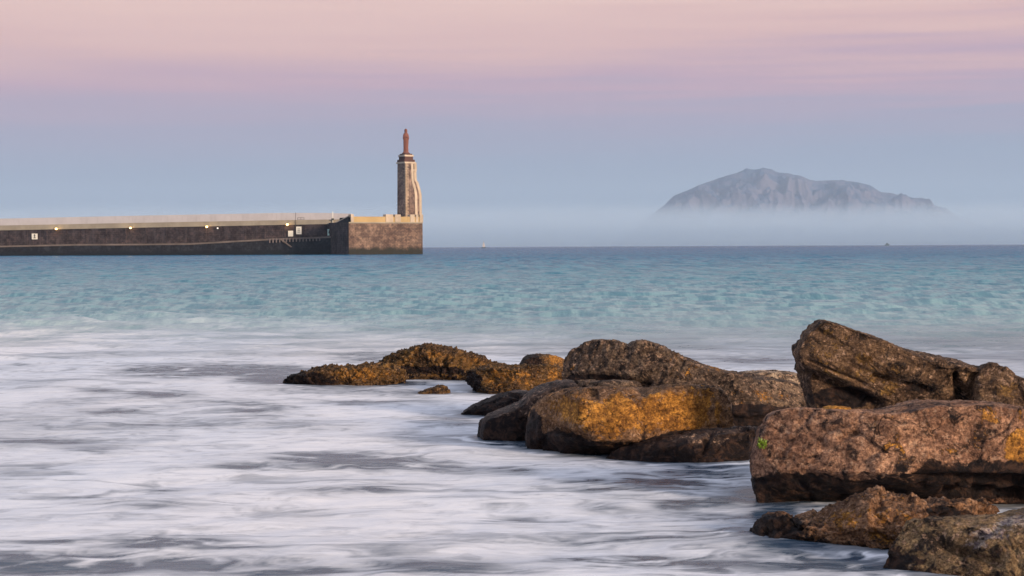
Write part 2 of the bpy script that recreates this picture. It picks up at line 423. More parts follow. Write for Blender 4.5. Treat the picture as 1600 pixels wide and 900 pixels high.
# ------------------------------------------------------------------ rocks
def rock_mat(name, pale, mid, dark, lichen=(0.42, 0.205, 0.045), scale=1.0, lump=0.0, wet_top=0.22, rough=0.85):
    m = NT(name)
    up = lambda c, k: tuple(min(1, x * k) for x in c[:3]) + (1,)
    pale, mid, dark, lichen = up(pale, 1.6), up(mid, 1.5), up(dark, 0.95), up(lichen, 1.3)[:3]
    P = m.pos()
    big = m.noise(P, 1.7 * scale, 6, 0.6, 0.3)
    med = m.noise(P, 6.5 * scale, 7, 0.65, 0.5)
    fine = m.noise(P, 34 * scale, 6, 0.7)
    cell = m.voro(P, 13 * scale)
    c = m.mix(m.rng(big, 0.36, 0.64), mid, pale)
    c = m.mix(m.rng(med, 0.50, 0.60), c, dark)
    c = m.mix(m.math('MULTIPLY', m.rng(fine, 0.46, 0.62), 0.8), c, m.mix(1.0, c, (0.38, 0.34, 0.36, 1), 'MULTIPLY'))
    # warm and pale flecks
    c = m.mix(m.math('MULTIPLY', m.rng(m.noise(P, 21 * scale, 5, 0.7), 0.54, 0.62), 0.7), c, (0.46, 0.31, 0.23, 1))
    # lichen: attribute decides roughly where, noise breaks its edge up
    la = m.math('ADD', m.attr('lichen'), m.math('ADD', m.math('MULTIPLY', m.math('SUBTRACT', med, 0.5), 2.3), m.math('MULTIPLY', m.math('SUBTRACT', fine, 0.5), 1.3)))
    lm = m.math('MULTIPLY', m.rng(la, 0.46, 0.66), m.rng(m.attr('lichen'), 0.02, 0.2))
    lc = m.mix(m.rng(m.noise(P, 15 * scale, 6, 0.75), 0.42, 0.6), (*lichen, 1), tuple(x * k for x, k in zip(lichen, (0.42, 0.40, 0.55))) + (1,))
    c = m.mix(lm, c, lc)
    c = m.mix(m.math('MULTIPLY', m.rng(m.noise(P, 26 * scale, 4, 0.7), 0.56, 0.64), 0.75), c, m.mix(1.0, c, (0.22, 0.20, 0.24, 1), 'MULTIPLY'))
    c = m.mix(1.0, c, m.mix(m.rng(m.noise(P, 48 * scale, 5, 0.75, 0.4), 0.40, 0.60), (0.60, 0.57, 0.57, 1), (1.28, 1.26, 1.22, 1)), 'MULTIPLY')
    c = m.mix(1.0, c, m.mix(m.rng(m.noise(m.map(P, (1, 1, 2.2), (0, 0.35, 0)), 4.2 * scale, 6, 0.7, 0.8), 0.40, 0.62), (0.60, 0.56, 0.55, 1), (1.22, 1.2, 1.16, 1)), 'MULTIPLY')
    # fracture lines
    wpn = m.n('ShaderNodeTexNoise'); m.l(P, wpn.inputs['Vector']); wpn.inputs['Scale'].default_value = 2.5; wpn.inputs['Detail'].default_value = 5
    wv = m.n('ShaderNodeVectorMath', operation='MULTIPLY_ADD'); m.l(wpn.outputs['Color'], wv.inputs[0]); wv.inputs[1].default_value = (0.7, 0.7, 0.7); m.l(P, wv.inputs[2])
    ce = m.voro(m.map(wv.outputs[0], (1.0, 1.0, 1.9), (0.2, 0.3, 0)), 1.5 * scale, 'DISTANCE_TO_EDGE')
    crk = m.math('MULTIPLY', m.rng(ce.outputs['Distance'], 0.0, 0.015, 1, 0), m.rng(m.noise(P, 1.9, 3), 0.50, 0.60))
    c = m.mix(m.math('MULTIPLY', crk, 0.75), c, (0.018, 0.013, 0.012, 1))
    # black algae, wet band near the water line, shadow painted by dark patches
    s = m.n('ShaderNodeSeparateXYZ'); m.l(P, s.inputs[0])
    wet = m.math('ADD', m.math('MULTIPLY', s.outputs[2], -1.0), m.math('ADD', m.attr('dark'), m.math('ADD', m.math('MULTIPLY', m.math('SUBTRACT', big, 0.5), 0.75), m.math('MULTIPLY', m.math('SUBTRACT', med, 0.5), 0.8))))  # wet band and algae plus the dark patches that paint shadow
    wm = m.rng(wet, -wet_top, -wet_top + 0.09)
    c = m.mix(wm, c, m.mix(m.rng(m.noise(P, 11 * scale, 7, 0.72, 0.6), 0.44, 0.66), (0.009, 0.006, 0.008, 1), (0.060, 0.032, 0.024, 1)))
    # weathered edges: salt-pale on convex grain
    r = m.rng(wm, 0, 1, rough, 0.62)
    h = m.math('ADD', m.math('SUBTRACT', med, m.math('MULTIPLY', crk, 0.7)), m.math('MULTIPLY', fine, 0.8))
    h = m.math('ADD', h, m.math('MULTIPLY', cell.outputs['Distance'], -0.35 - lump))
    h2 = m.noise(P, 90 * scale, 4, 0.7)
    b = m.bump(h, 1.0, 0.032, None)
    b = m.bump(h2, 1.0, 0.009, b)
    return m.bsdf(c, r, b, m.rng(wm, 0, 1, 0.2, 0.16))

RM = {
    'pink': rock_mat('pink_brown_rock', (0.31, 0.182, 0.122, 1), (0.185, 0.10, 0.068, 1), (0.065, 0.042, 0.038, 1), wet_top=0.24),
    'grey': rock_mat('grey_brown_rock', (0.13, 0.093, 0.068, 1), (0.075, 0.055, 0.045, 1), (0.034, 0.026, 0.026, 1)),
    'gold': rock_mat('golden_brown_rock', (0.25, 0.14, 0.07, 1), (0.14, 0.085, 0.055, 1), (0.05, 0.036, 0.03, 1)),
    'mussel': rock_mat('crusted_rock', (0.17, 0.095, 0.03, 1), (0.07, 0.043, 0.024, 1), (0.016, 0.012, 0.012, 1), scale=1.9, lump=0.9, wet_top=0.02),
    'tan': rock_mat('tan_brown_rock', (0.29, 0.205, 0.15, 1), (0.18, 0.125, 0.09, 1), (0.07, 0.052, 0.045, 1)),
    'brown': rock_mat('dark_brown_rock', (0.115, 0.073, 0.046, 1), (0.068, 0.045, 0.034, 1), (0.032, 0.024, 0.024, 1), lichen=(0.21, 0.125, 0.045)),
    'low': rock_mat('orange_brown_chipped_rock', (0.26, 0.15, 0.09, 1), (0.15, 0.08, 0.045, 1), (0.05, 0.034, 0.03, 1), scale=1.25, lump=0.4, wet_top=0.03),
    'corner': rock_mat('mottled_tan_rock', (0.23, 0.16, 0.09, 1), (0.14, 0.10, 0.062, 1), (0.06, 0.044, 0.035, 1), lichen=(0.38, 0.32, 0.28), scale=1.2, wet_top=0.05),
    'pale': rock_mat('pale_topped_rock', (0.42, 0.34, 0.27, 1), (0.25, 0.19, 0.14, 1), (0.09, 0.07, 0.06, 1), wet_top=0.1),
    'wet': rock_mat('dark_wet_rock', (0.075, 0.05, 0.042, 1), (0.045, 0.032, 0.03, 1), (0.018, 0.015, 0.018, 1), wet_top=0.3, rough=0.6),
}

def perim(poly, n):
    """closed polyline resampled evenly with slightly rounded corners"""
    P = np.array(poly, float)
    for _ in range(2):
        Q = np.roll(P, -1, 0)
        P = np.stack([P * 0.78 + Q * 0.22, P * 0.22 + Q * 0.78], 1).reshape(-1, 2)
    P = np.vstack([P, P[:1]])
    L = np.concatenate([[0], np.cumsum(np.linalg.norm(np.diff(P, axis=0), axis=1))])
    s = np.linspace(0, L[-1], n, endpoint=False)
    return np.stack([np.interp(s, L, P[:, 0]), np.interp(s, L, P[:, 1])], 1)

FOOT = []
def rock(label, outline, cpx, Y, T, mat, seed, n=340, rings=80, p=3.0, lean=0.0, under=None, rough=(0.10, 0.045, 0.018), facets=10,
         strata=None, lichen=(), dark=(), name='boulder', group='boulders piled at the shore', cracks=0.0, notch=()):
    rs = np.random.RandomState(seed)
    outl = perim(outline, n)
    W = np.array([list(at(x, y, Y)) for x, y in outl])
    c = np.array(list(at(cpx[0], cpx[1], Y)))
    size = np.linalg.norm(W - c, axis=1).mean()
    # superellipse section, resampled by arc length
    ph = np.linspace(0, math.pi, 2000)
    t0 = np.abs(np.sin(ph)) ** (2 / p); g0 = np.sign(np.cos(ph)) * np.abs(np.cos(ph)) ** (2 / p)
    L = np.concatenate([[0], np.cumsum(np.hypot(np.diff(t0) * size, np.diff(g0) * T))])
    s = np.linspace(0, L[-1], rings + 2)[1:-1]
    t = np.interp(s, L, t0); g = np.interp(s, L, g0)
    V = np.zeros((rings, n, 3))
    V[:] = c + t[:, None, None] * (W[None] - c)
    V[:, :, 1] -= (g * T)[:, None]
    capF = c.copy(); capF[1] -= T
    capB = c.copy(); capB[1] += T
    A = np.vstack([V.reshape(-1, 3), capF[None], capB[None]])
    R = A - c
    # facets: flat planes cut into the front and back
    for k in range(facets):
        nrm = rs.normal(size=3) * np.array([0.8 * min(1.0, 1.3 * T / np.abs(W[:, 0] - c[0]).max()), 1.0, 0.6]); nrm[1] = -abs(nrm[1]) - 0.45 if k % 3 else abs(nrm[1]) + 0.4
        nrm /= np.linalg.norm(nrm)
        dd = R @ nrm; kk = rs.uniform(0.62, 0.88) * dd.max()
        over = np.maximum(dd - kk, 0)
        R -= nrm * (over * 0.97)[:, None]
    A = R + c
    # lean: the top falls back (positive) so the face looks up at the sky; under: the foot of the face is cut back
    fs = sstep(0.2, -0.6, R[:, 1] / T)
    A[:, 1] += lean * (A[:, 2] - c[2])
    if under:
        z0, k = under
        A[:, 1] += fs * k * np.maximum(z0 - A[:, 2], 0)
    # tops fall gently away towards the back
    ztop = W[:, 2].max(); bk = np.maximum(A[:, 1] - Y, 0)
    A[:, 2] -= (CAM_H - ztop) / Y * bk * sstep(0.0, 0.6, (A[:, 2] - c[2]) / (ztop - c[2]))
    # grid normals
    def normals(A):
        G = A[:-2].reshape(rings, n, 3)
        du = np.roll(G, -1, 1) - np.roll(G, 1, 1)
        dv = np.gradient(G, axis=0)
        N = np.cross(du, dv); N /= np.linalg.norm(N, axis=2)[:, :, None] + 1e-9
        N = N.reshape(-1, 3)
        if (N * (A[:-2] - c)).sum(1).mean() < 0: N = -N
        return np.vstack([N, [[0, -1, 0]], [[0, 1, 0]]])
    N = normals(A)
    q = A + seed * 3.7
    es = sstep(0.02, 0.75, np.abs(R[:, 1]) / T)
    rough = (rough[0] * 0.5, rough[1] * 0.5, rough[2] * 0.55)
    disp = rough[0] * 0.6 * fbm(q / 0.75, 3) * (0.15 + 0.85 * es) + (rough[1] * 0.5 * (fbm(q / 0.24, 4, 0.6)) - rough[1] * 1.1 * np.clip(fbm(q / 0.5 + 5, 3, 0.5, True) - 1.0, 0, 9)) * (0.4 + 0.6 * es)
    disp += rough[2] * fbm(q / 0.07, 3, 0.6)
    wq = q + 0.10 * np.stack([pn(q / 0.3), pn(q / 0.3 + 9), pn(q / 0.3 + 18)], 1)
    ck = 0.5 if mat == 'mussel' else 1.0
    if mat == 'mussel': disp *= 1.9
    disp += ck * (rough[1] * 2.6 * chips(wq / np.array([0.62, 0.55, 0.34]), seed) * (0.35 + 0.65 * es) + rough[1] * 0.6 * chips(wq / np.array([0.15, 0.15, 0.09]) + 5, seed + 3))
    if strata:
        ang, amp, freq = strata
        ca, sa = math.cos(ang), math.sin(ang)
        al = A[:, 0] * ca + A[:, 2] * sa; ac = -A[:, 0] * sa + A[:, 2] * ca
        sq = np.stack([al / 1.3, A[:, 1] / 0.9, ac * freq], 1) + seed
        disp += amp * fbm(sq, 4, 0.6) - amp * 1.3 * np.clip(fbm(sq * 0.6 + 31, 2, 0.5, True) - 0.75, 0, 9)
    if cracks:
        cq = np.stack([A[:, 0] / 0.9 + 0.25 * pn(q / 0.3), A[:, 1] / 0.9, A[:, 2] / 0.55], 1) + seed * 1.3
        disp -= cracks * sstep(0.045, 0.0, np.abs(pn(cq)))
    px, py = project(A)
    for (x0, y0, x1, y1, w, dep) in notch:       # clefts, running along a line on the face
        ax, ay = x1 - x0, y1 - y0
        tt = np.clip(((px - x0) * ax + (py - y0) * ay) / (ax * ax + ay * ay), 0, 1)
        dx, dy = px - (x0 + ax * tt), py - (y0 + ay * tt)
        rr = np.hypot(dx, dy) * (1 + 0.5 * pn(q / 0.12)) / w
        disp -= dep * np.exp(-rr ** 2) * fs
    edge = np.ones(len(A))
    A = A + N * disp[:, None]
    wl = A[np.abs(A[:, 2]) < 0.03]
    FOOT.append(wl[::max(1, len(wl) // 120), :2])
    px, py = project(A)
    la = np.zeros(len(A)); da = np.zeros(len(A))
    front = sstep(0.5, -0.1, R[:, 1] / T)
    for x, y, rx, ry, a in lichen:
        la = np.maximum(la, a * np.clip(1.35 - np.sqrt(((px - x) / rx) ** 2 + ((py - y) / ry) ** 2), 0, 1))
    for x, y, rx, ry, a in dark:  # dark patches: algae, mottling, and shadow painted under overhangs and in clefts
        da = np.maximum(da, a * np.clip(1.3 - np.sqrt(((px - x) / rx) ** 2 + ((py - y) / ry) ** 2), 0, 1))
    me = bpy.data.meshes.new(name)
    A0 = A - c
    idx = np.arange(rings * n).reshape(rings, n)
    nx = np.roll(idx, -1, 1)
    quads = np.stack([idx[:-1], nx[:-1], nx[1:], idx[1:]], -1).reshape(-1, 4)
    tf = np.stack([np.full(n, rings * n), nx[0], idx[0]], -1)
    tb = np.stack([np.full(n, rings * n + 1), idx[-1], nx[-1]], -1)
    nl = quads.size + tf.size + tb.size
    me.vertices.add(len(A0)); me.vertices.foreach_set('co', A0.ravel())
    me.loops.add(nl); me.loops.foreach_set('vertex_index', np.concatenate([quads.ravel(), tf.ravel(), tb.ravel()]).astype(np.int32))
    ls = np.concatenate([np.arange(0, quads.size, 4), quads.size + np.arange(0, tf.size + tb.size, 3)]).astype(np.int32)
    me.polygons.add(len(ls)); me.polygons.foreach_set('loop_start', ls)
    me.update(calc_edges=True)
    me.polygons.foreach_set('use_smooth', np.ones(len(ls), dtype=bool))
    for nm, arr in (('lichen', la), ('dark', da)):
        a = me.attributes.new(nm, 'FLOAT', 'POINT'); a.data.foreach_set('value', arr.astype(np.float32))
    bm = bmesh.new(); bm.from_mesh(me)
    if bm.calc_volume(signed=True) < 0: bmesh.ops.reverse_faces(bm, faces=bm.faces)
    bm.to_mesh(me); bm.free()
    me.polygons.foreach_set('use_smooth', np.ones(len(me.polygons), dtype=bool))
    o = link_mesh(name, me, RM[mat])
    o.location = tuple(c)
    tag(o, label, 'boulder' if name == 'boulder' else 'rock', group)
    return o

rock('massive pink-brown block at right, largest of the pile, with an orange lichen patch',
     [(1215, 840), (1188, 796), (1179, 760), (1178, 735), (1186, 700), (1196, 672), (1203, 650), (1215, 643), (1255, 637), (1290, 640), (1330, 641), (1380, 641), (1420, 633),
      (1450, 627), (1500, 626), (1560, 628), (1600, 636), (1680, 645), (1760, 670), (1800, 730), (1790, 830), (1700, 870), (1500, 870), (1290, 850)],
     (1480, 725), 14.35, 0.85, 'pink', 3, n=520, rings=120, p=4.2, lean=0.10, under=(0.29, 1.7), rough=(0.10, 0.024, 0.014), facets=9, cracks=0.012,
     lichen=[(1605, 705, 42, 50, 1.1), (1450, 690, 90, 45, .38), (1560, 650, 60, 20, .45), (1400, 655, 90, 14, .3)], dark=[(1480, 652, 110, 18, .46), (1310, 658, 80, 14, .40), (1430, 668, 50, 14, .42), (1540, 742, 100, 30, .42), (1250, 752, 60, 12, .2), (1400, 765, 70, 16, .25)],
     notch=[(1180, 731, 1206, 733, 3, .10), (1200, 716, 1275, 712, 2.5, .05), (1222, 712, 1243, 680, 2.5, .04), (1312, 684, 1340, 674, 4, .06), (1250, 638, 1248, 672, 2, .03),
            (1440, 742, 1600, 760, 9, .10), (1480, 770, 1600, 775, 6, .1)])
rock('tall leaning wedge-shaped boulder with a sharp peak, tilted above the pink-brown block',
     [(1266, 642), (1257, 603), (1246, 577), (1242, 553), (1246, 538), (1262, 512), (1282, 498), (1300, 502), (1340, 514), (1390, 537), (1430, 548), (1480, 560), (1515, 566),
      (1560, 578), (1595, 598), (1610, 670), (1540, 745), (1400, 745), (1320, 690)],
     (1400, 625), 17.0, 0.75, 'brown', 5, n=440, rings=100, p=2.9, lean=0.05, under=(0.95, 0.5), rough=(0.045, 0.03, 0.016), facets=12, strata=(-0.52, 0.022, 6.5), cracks=0.008,
     lichen=[(1300, 545, 50, 40, .42), (1350, 560, 22, 14, .9), (1340, 585, 80, 24, .5), (1395, 610, 26, 26, .6)], dark=[(1340, 520, 90, 10, .75), (1450, 565, 70, 10, .7), (1310, 620, 60, 20, 1.0), (1440, 605, 60, 16, .6)],  # dark patches include shadow painted on the underside
     notch=[(1255, 585, 1370, 632, 9, .12), (1370, 590, 1450, 610, 6, .08), (1262, 562, 1350, 600, 3, .04), (1495, 590, 1500, 625, 5, .14)])
rock('mottled brown rounded boulder with dark cleft behind the leaning one, at the far right edge',
     [(1510, 720), (1513, 640), (1520, 590), (1534, 574), (1548, 569), (1567, 574), (1586, 586), (1612, 598), (1670, 620), (1720, 660), (1740, 735), (1600, 760)],
     (1600, 665), 16.7, 0.6, 'brown', 9, n=260, rings=60, p=2.6, lean=0.1, rough=(0.08, 0.06, 0.02), lichen=[(1575, 610, 30, 25, .5)], dark=[(1505, 600, 12, 30, .9), (1545, 575, 30, 8, .6)])  # tall dark patch paints the shadow of the cleft
rock('small boulder with a yellow lichen top wedged behind the pink-brown block',
     [(1274, 735), (1272, 655), (1282, 637), (1298, 633), (1318, 633), (1336, 640), (1350, 660), (1350, 735)], (1310, 690), 15.9, 0.35, 'gold', 12, n=140, rings=34,
     rough=(0.03, 0.03, 0.012), lichen=[(1308, 640, 60, 16, 1.2)])
rock('long low-sloping grey-brown boulder with a twin hump, behind the golden block',
     [(878, 640), (876, 580), (884, 552), (905, 541), (917, 533), (945, 531), (972, 535), (984, 541), (990, 534), (1012, 534), (1032, 542), (1060, 555), (1100, 571), (1140, 582), (1165, 588),
      (1200, 592), (1240, 597), (1262, 610), (1270, 650), (1255, 700), (1150, 715), (950, 715)],
     (1050, 628), 20.6, 1.1, 'grey', 15, n=460, rings=100, p=3.0, lean=0.25, rough=(0.12, 0.055, 0.02), facets=12, cracks=0.015,
     lichen=[(1100, 580, 60, 16, .35), (1180, 620, 60, 16, .5), (1060, 560, 30, 10, .4), (910, 575, 30, 8, .3)], dark=[(1170, 650, 60, 16, 1.), (930, 590, 60, 6, .9)],  # dark patches paint shadow into the low gap and the crevice
     notch=[(985, 535, 972, 585, 4, .03), (890, 584, 1012, 598, 5, .22)])
rock('thin layered slab lying just above the golden block, under the twin-humped boulder',
     [(886, 625), (884, 603), (895, 597), (930, 595), (970, 598), (1008, 601), (1018, 608), (1018, 640), (950, 650)], (950, 618), 19.3, 0.35, 'grey', 18, n=180, rings=40,
     rough=(0.04, 0.03, 0.012), strata=(-0.08, 0.04, 11), group='boulders piled at the shore')
rock('flat pale-topped boulder lying low between the twin-humped boulder and the leaning one',
     [(1140, 625), (1148, 586), (1180, 580), (1220, 579), (1250, 583), (1275, 596), (1275, 630)], (1205, 605), 22.8, 0.7, 'pale', 21, n=180, rings=40, lean=0.5,
     rough=(0.03, 0.03, 0.012))
rock('golden ochre lichen-covered block standing in the water, centre of the pile',
     [(824, 735), (823, 680), (826, 650), (832, 634), (850, 621), (875, 612), (905, 607), (950, 605), (1000, 606), (1060, 602), (1100, 601), (1122, 604), (1136, 618), (1143, 645),
      (1144, 675), (1140, 735), (1000, 755), (880, 755)],
     (985, 672), 18.3, 0.85, 'gold', 24, n=440, rings=100, p=4.4, lean=0.08, under=(0.17, 1.8), rough=(0.08, 0.05, 0.02), facets=10,
     lichen=[(900, 640, 60, 26, .9), (960, 650, 80, 40, .9), (1060, 645, 75, 40, 1.15), (940, 680, 60, 20, .6), (1110, 660, 40, 14, .4)],
     dark=[(870, 700, 40, 22, .5), (835, 670, 12, 40, .45), (1090, 680, 50, 8, .4)],
     notch=[(850, 632, 845, 700, 4, .08), (870, 668, 915, 690, 6, .08), (1000, 607, 1008, 616, 6, .05)])
rock('dark brown low slab awash between the golden block and the pink-brown block',
     [(925, 745), (945, 712), (975, 696), (1015, 686), (1060, 680), (1100, 670), (1150, 667), (1210, 668), (1245, 690), (1245, 760), (1050, 765)], (1080, 718), 17.5, 0.5, 'wet', 27,
     n=300, rings=60, p=2.5, lean=0.4, rough=(0.06, 0.05, 0.018), notch=[(1110, 675, 1100, 705, 4, .06)])
rock('black wet boulder with a rounded back touching the left end of the golden block',
     [(748, 720), (748, 670), (753, 650), (775, 641), (800, 633), (814, 625), (828, 610), (852, 599), (880, 593), (905, 597), (915, 640), (915, 730), (830, 735)], (835, 672), 19.5, 0.65, 'wet', 30,
     n=280, rings=60, p=2.6, rough=(0.05, 0.035, 0.014))
rock('low dark brown boulder shaped like a fin, left of the black wet boulder',
     [(712, 660), (722, 642), (742, 631), (762, 621), (782, 613), (803, 609), (832, 611), (846, 640), (840, 680), (740, 675)], (785, 643), 22.4, 0.6, 'wet', 33,
     n=240, rings=50, p=2.4, lean=0.2, rough=(0.05, 0.045, 0.018), name='boulder')
rock('golden crusted boulder in the middle row, below the small dark round one',
     [(716, 625), (718, 596), (724, 583), (738, 577), (760, 572), (800, 570), (850, 571), (876, 574), (892, 592), (895, 630), (820, 640)], (805, 602), 25.6, 0.8, 'mussel', 36,
     n=300, rings=60, p=2.8, lean=0.2, rough=(0.08, 0.07, 0.035), lichen=[(800, 590, 70, 20, .55), (865, 585, 20, 16, .6)], dark=[(735, 592, 18, 18, .6), (833, 582, 10, 12, .4)])
rock('small round dark boulder with a golden right shoulder, left of the twin-humped boulder',
     [(808, 600), (811, 568), (817, 557), (832, 552), (852, 553), (876, 558), (892, 568), (895, 600)], (850, 580), 27.5, 0.6, 'mussel', 39, n=180, rings=40,
     rough=(0.04, 0.035, 0.015), lichen=[(868, 563, 20, 14, .8)], dark=[(832, 565, 22, 20, .7)])
rock('arched reef crusted with golden growth, highest of the low reefs at left',
     [(572, 604), (584, 568), (600, 559), (622, 549), (648, 541), (668, 540), (700, 543), (728, 549), (755, 560), (783, 570), (796, 590), (790, 612), (680, 618)], (685, 582), 28.5, 0.9, 'mussel', 42,
     n=360, rings=70, p=2.4, lean=0.35, rough=(0.09, 0.08, 0.045), lichen=[(680, 555, 60, 10, .5), (740, 565, 40, 10, .5)], dark=[(660, 577, 70, 7, .35)], name='reef', group='low reefs left of the pile')
rock('low pointed reef tapering into the foam, leftmost of all the rocks',
     [(430, 612), (440, 597), (456, 589), (480, 579), (500, 574), (515, 571), (545, 573), (575, 568), (600, 567), (624, 573), (638, 588), (630, 615), (520, 632)], (545, 598), 27.2, 0.75, 'mussel', 45,
     n=340, rings=64, p=2.2, lean=0.3, rough=(0.07, 0.08, 0.045), lichen=[(565, 585, 60, 16, .6)], dark=[(480, 590, 50, 14, .3)], name='reef', group='low reefs left of the pile')
rock('tiny rock tip breaking the foam beside the arched reef',
     [(640, 625), (655, 611), (672, 606), (690, 602), (702, 607), (706, 628)], (678, 617), 25.4, 0.3, 'mussel', 48, n=120, rings=26, rough=(0.03, 0.03, 0.015), name='rock', group='low reefs left of the pile')
rock('jagged orange-brown boulder with a black left tip in foam below the big block',
     [(1158, 900), (1168, 846), (1180, 828), (1205, 808), (1228, 801), (1240, 812), (1270, 806), (1310, 792), (1350, 778), (1385, 772), (1420, 776), (1470, 780), (1530, 786), (1600, 800), (1610, 900), (1400, 925)],
     (1370, 850), 12.7, 0.7, 'low', 51, n=420, rings=80, p=2.6, lean=0.45, rough=(0.10, 0.065, 0.05), facets=12, strata=(0.3, 0.03, 9),
     lichen=[(1370, 820, 150, 50, .5)], dark=[(1205, 825, 40, 30, .5), (1470, 800, 50, 14, .45)], cracks=0.02)
rock('rounded tan boulder with a pale ridge in the bottom right corner, nearest of all',
     [(1352, 960), (1356, 868), (1364, 840), (1388, 822), (1440, 812), (1500, 808), (1560, 806), (1600, 797), (1680, 792), (1740, 830), (1760, 940), (1600, 1000), (1450, 1000)],
     (1560, 900), 11.6, 0.65, 'corner', 54, n=460, rings=90, p=3.6, lean=0.35, rough=(0.09, 0.035, 0.02), facets=4,
     lichen=[(1590, 815, 40, 14, .9), (1555, 832, 40, 12, .8), (1520, 850, 30, 10, .6), (1640, 805, 60, 20, .8)], dark=[(1390, 860, 14, 50, .2)], notch=[(1470, 850, 1560, 880, 7, .06), (1560, 820, 1500, 860, 8, .05)])

# ------------------------------------------------------------------ the sea surface, washing round the rocks
m = NT('sea_water')
P = m.pos()
sp = m.n('ShaderNodeSeparateXYZ'); m.l(P, sp.inputs[0])
dist = sp.outputs[1]
logd = m.math('LOGARITHM', m.math('MAXIMUM', dist, 9.0), 10.0)
# depth colour: turbid pale turquoise over the shallows, slate blue out at sea
cr = m.n('ShaderNodeValToRGB'); m.l(m.rng(logd, 1.3, 3.6, smooth=False), cr.inputs[0])
cst = [(1.3, (0.12, 0.20, 0.25)), (1.5, (0.33, 0.43, 0.47)), (1.75, (0.24, 0.385, 0.44)), (2.1, (0.11, 0.285, 0.375)), (2.5, (0.032, 0.195, 0.33)), (3.0, (0.02, 0.13, 0.26)), (3.6, (0.014, 0.075, 0.18))]
while len(cr.color_ramp.elements) < len(cst): cr.color_ramp.elements.new(0.5)
for e, (p, c) in zip(cr.color_ramp.elements, cst):
    e.position = (p - 1.3) / 2.3; e.color = (*c, 1)
patch = m.noise(m.map(P, (0.09, 0.03, 1)), 1.0, 5, 0.6)
water = m.mix(m.rng(patch, 0.35, 0.7), cr.outputs[0], m.mix(1.0, cr.outputs[0], (0.82, 0.88, 0.92, 1), 'MULTIPLY'))
rip1 = m.noise(m.map(P, (2.4, 0.30, 1)), 1.0, 3, 0.6)
rip2 = m.noise(m.map(P, (0.8, 0.03, 1)), 1.0, 4, 0.65)
rip = m.mix(m.rng(logd, 1.9, 2.3), m.mix(m.rng(rip1, 0.42, 0.6), (0.62, 0.72, 0.80, 1), (1.12, 1.08, 1.05, 1)), m.mix(m.rng(rip2, 0.42, 0.6), (0.62, 0.72, 0.80, 1), (1.12, 1.08, 1.05, 1)))  # light and dark sides of ripples painted into the water colour
water = m.mix(m.math('MULTIPLY', m.rng(logd, 1.5, 1.8), m.rng(logd, 3.3, 2.7, 0, 1)), water, m.mix(1.0, water, rip, 'MULTIPLY'))
foam = m.attr('foam')
st = m.noise(m.map(P, (1.0, 2.6, 1), (0, 0, 0.08)), 2.4, 5, 0.6, 0.8)
st2 = m.noise(m.map(P, (2.2, 8.0, 1), (0, 0, -0.05)), 2.0, 5, 0.6, 0.5)
fm = m.math('ADD', foam, m.math('ADD', m.math('MULTIPLY', m.math('SUBTRACT', st, 0.5), 0.55), m.math('MULTIPLY', m.math('SUBTRACT', st2, 0.5), 0.45)))
reach = m.attr('reach')
fm = m.math('MULTIPLY', m.rng(fm, -0.05, 1.0, smooth=False), reach)
foamcol = m.mix(m.rng(patch, 0.35, 0.7), (0.80, 0.80, 0.86, 1), (0.64, 0.71, 0.84, 1))
dark = m.mix(m.rng(logd, 1.48, 1.72), (0.030, 0.060, 0.105, 1), water)
col = m.mix(fm, dark, foamcol)
rough = m.mix(fm, (0.22, 0.22, 0.22, 1), (0.85, 0.85, 0.85, 1))
spec = m.math('MULTIPLY', m.rng(fm, 0, 1, 0.30, 0.10), m.rng(logd, 1.9, 2.6, 1.0, 0.4))
ior = m.rng(logd, 1.6, 2.9, 1.19, 1.06)
b = m.bump(m.noise(m.map(P, (2.4, 3.2, 1)), 3.0, 5, 0.6), m.rng(logd, 1.35, 1.8, 0.12, 0.8), 0.05)
sea_mat = m.bsdf(col, rough, b, spec, **{'IOR': ior})
sea = link_mesh('sea', build_sea(), sea_mat)
tag(sea, 'teal sea running to the horizon with milky foam washing round the rocks', None, kind='structure')

# green weed on the block's left shoulder
m = NT('seaweed_green')
weed_mat = m.bsdf(m.mix(m.noise(m.pos(), 30, 3), (0.08, 0.14, 0.02, 1), (0.17, 0.26, 0.03, 1)), 0.5)
bm = bmesh.new()
base = at(1191, 697, 14.35)
for k in range(30):
    a = random.uniform(-1.2, 0.9); L = random.uniform(0.035, 0.085); w = random.uniform(0.006, 0.012)
    o = base + Vector((random.uniform(-0.03, 0.03), random.uniform(-0.06, 0.06), random.uniform(-0.02, 0.03)))
    prev = None
    for i in range(5):
        t = i / 4
        c = o + Vector((math.sin(a) * L * t * 0.5, -0.02 * math.sin(t * 3), L * t * math.cos(a) - 0.03 * t * t))
        ww = w * (1 - t * 0.8)
        pr = [bm.verts.new(c + Vector((-ww, 0, 0))), bm.verts.new(c + Vector((ww, 0.004, 0)))]
        if prev: bm.faces.new((prev[0], prev[1], pr[1], pr[0]))
        prev = pr
o = bm_obj('seaweed_tuft', bm, weed_mat)
tag(o, 'small bright green weed tuft on the left shoulder of the pink-brown block', 'seaweed')

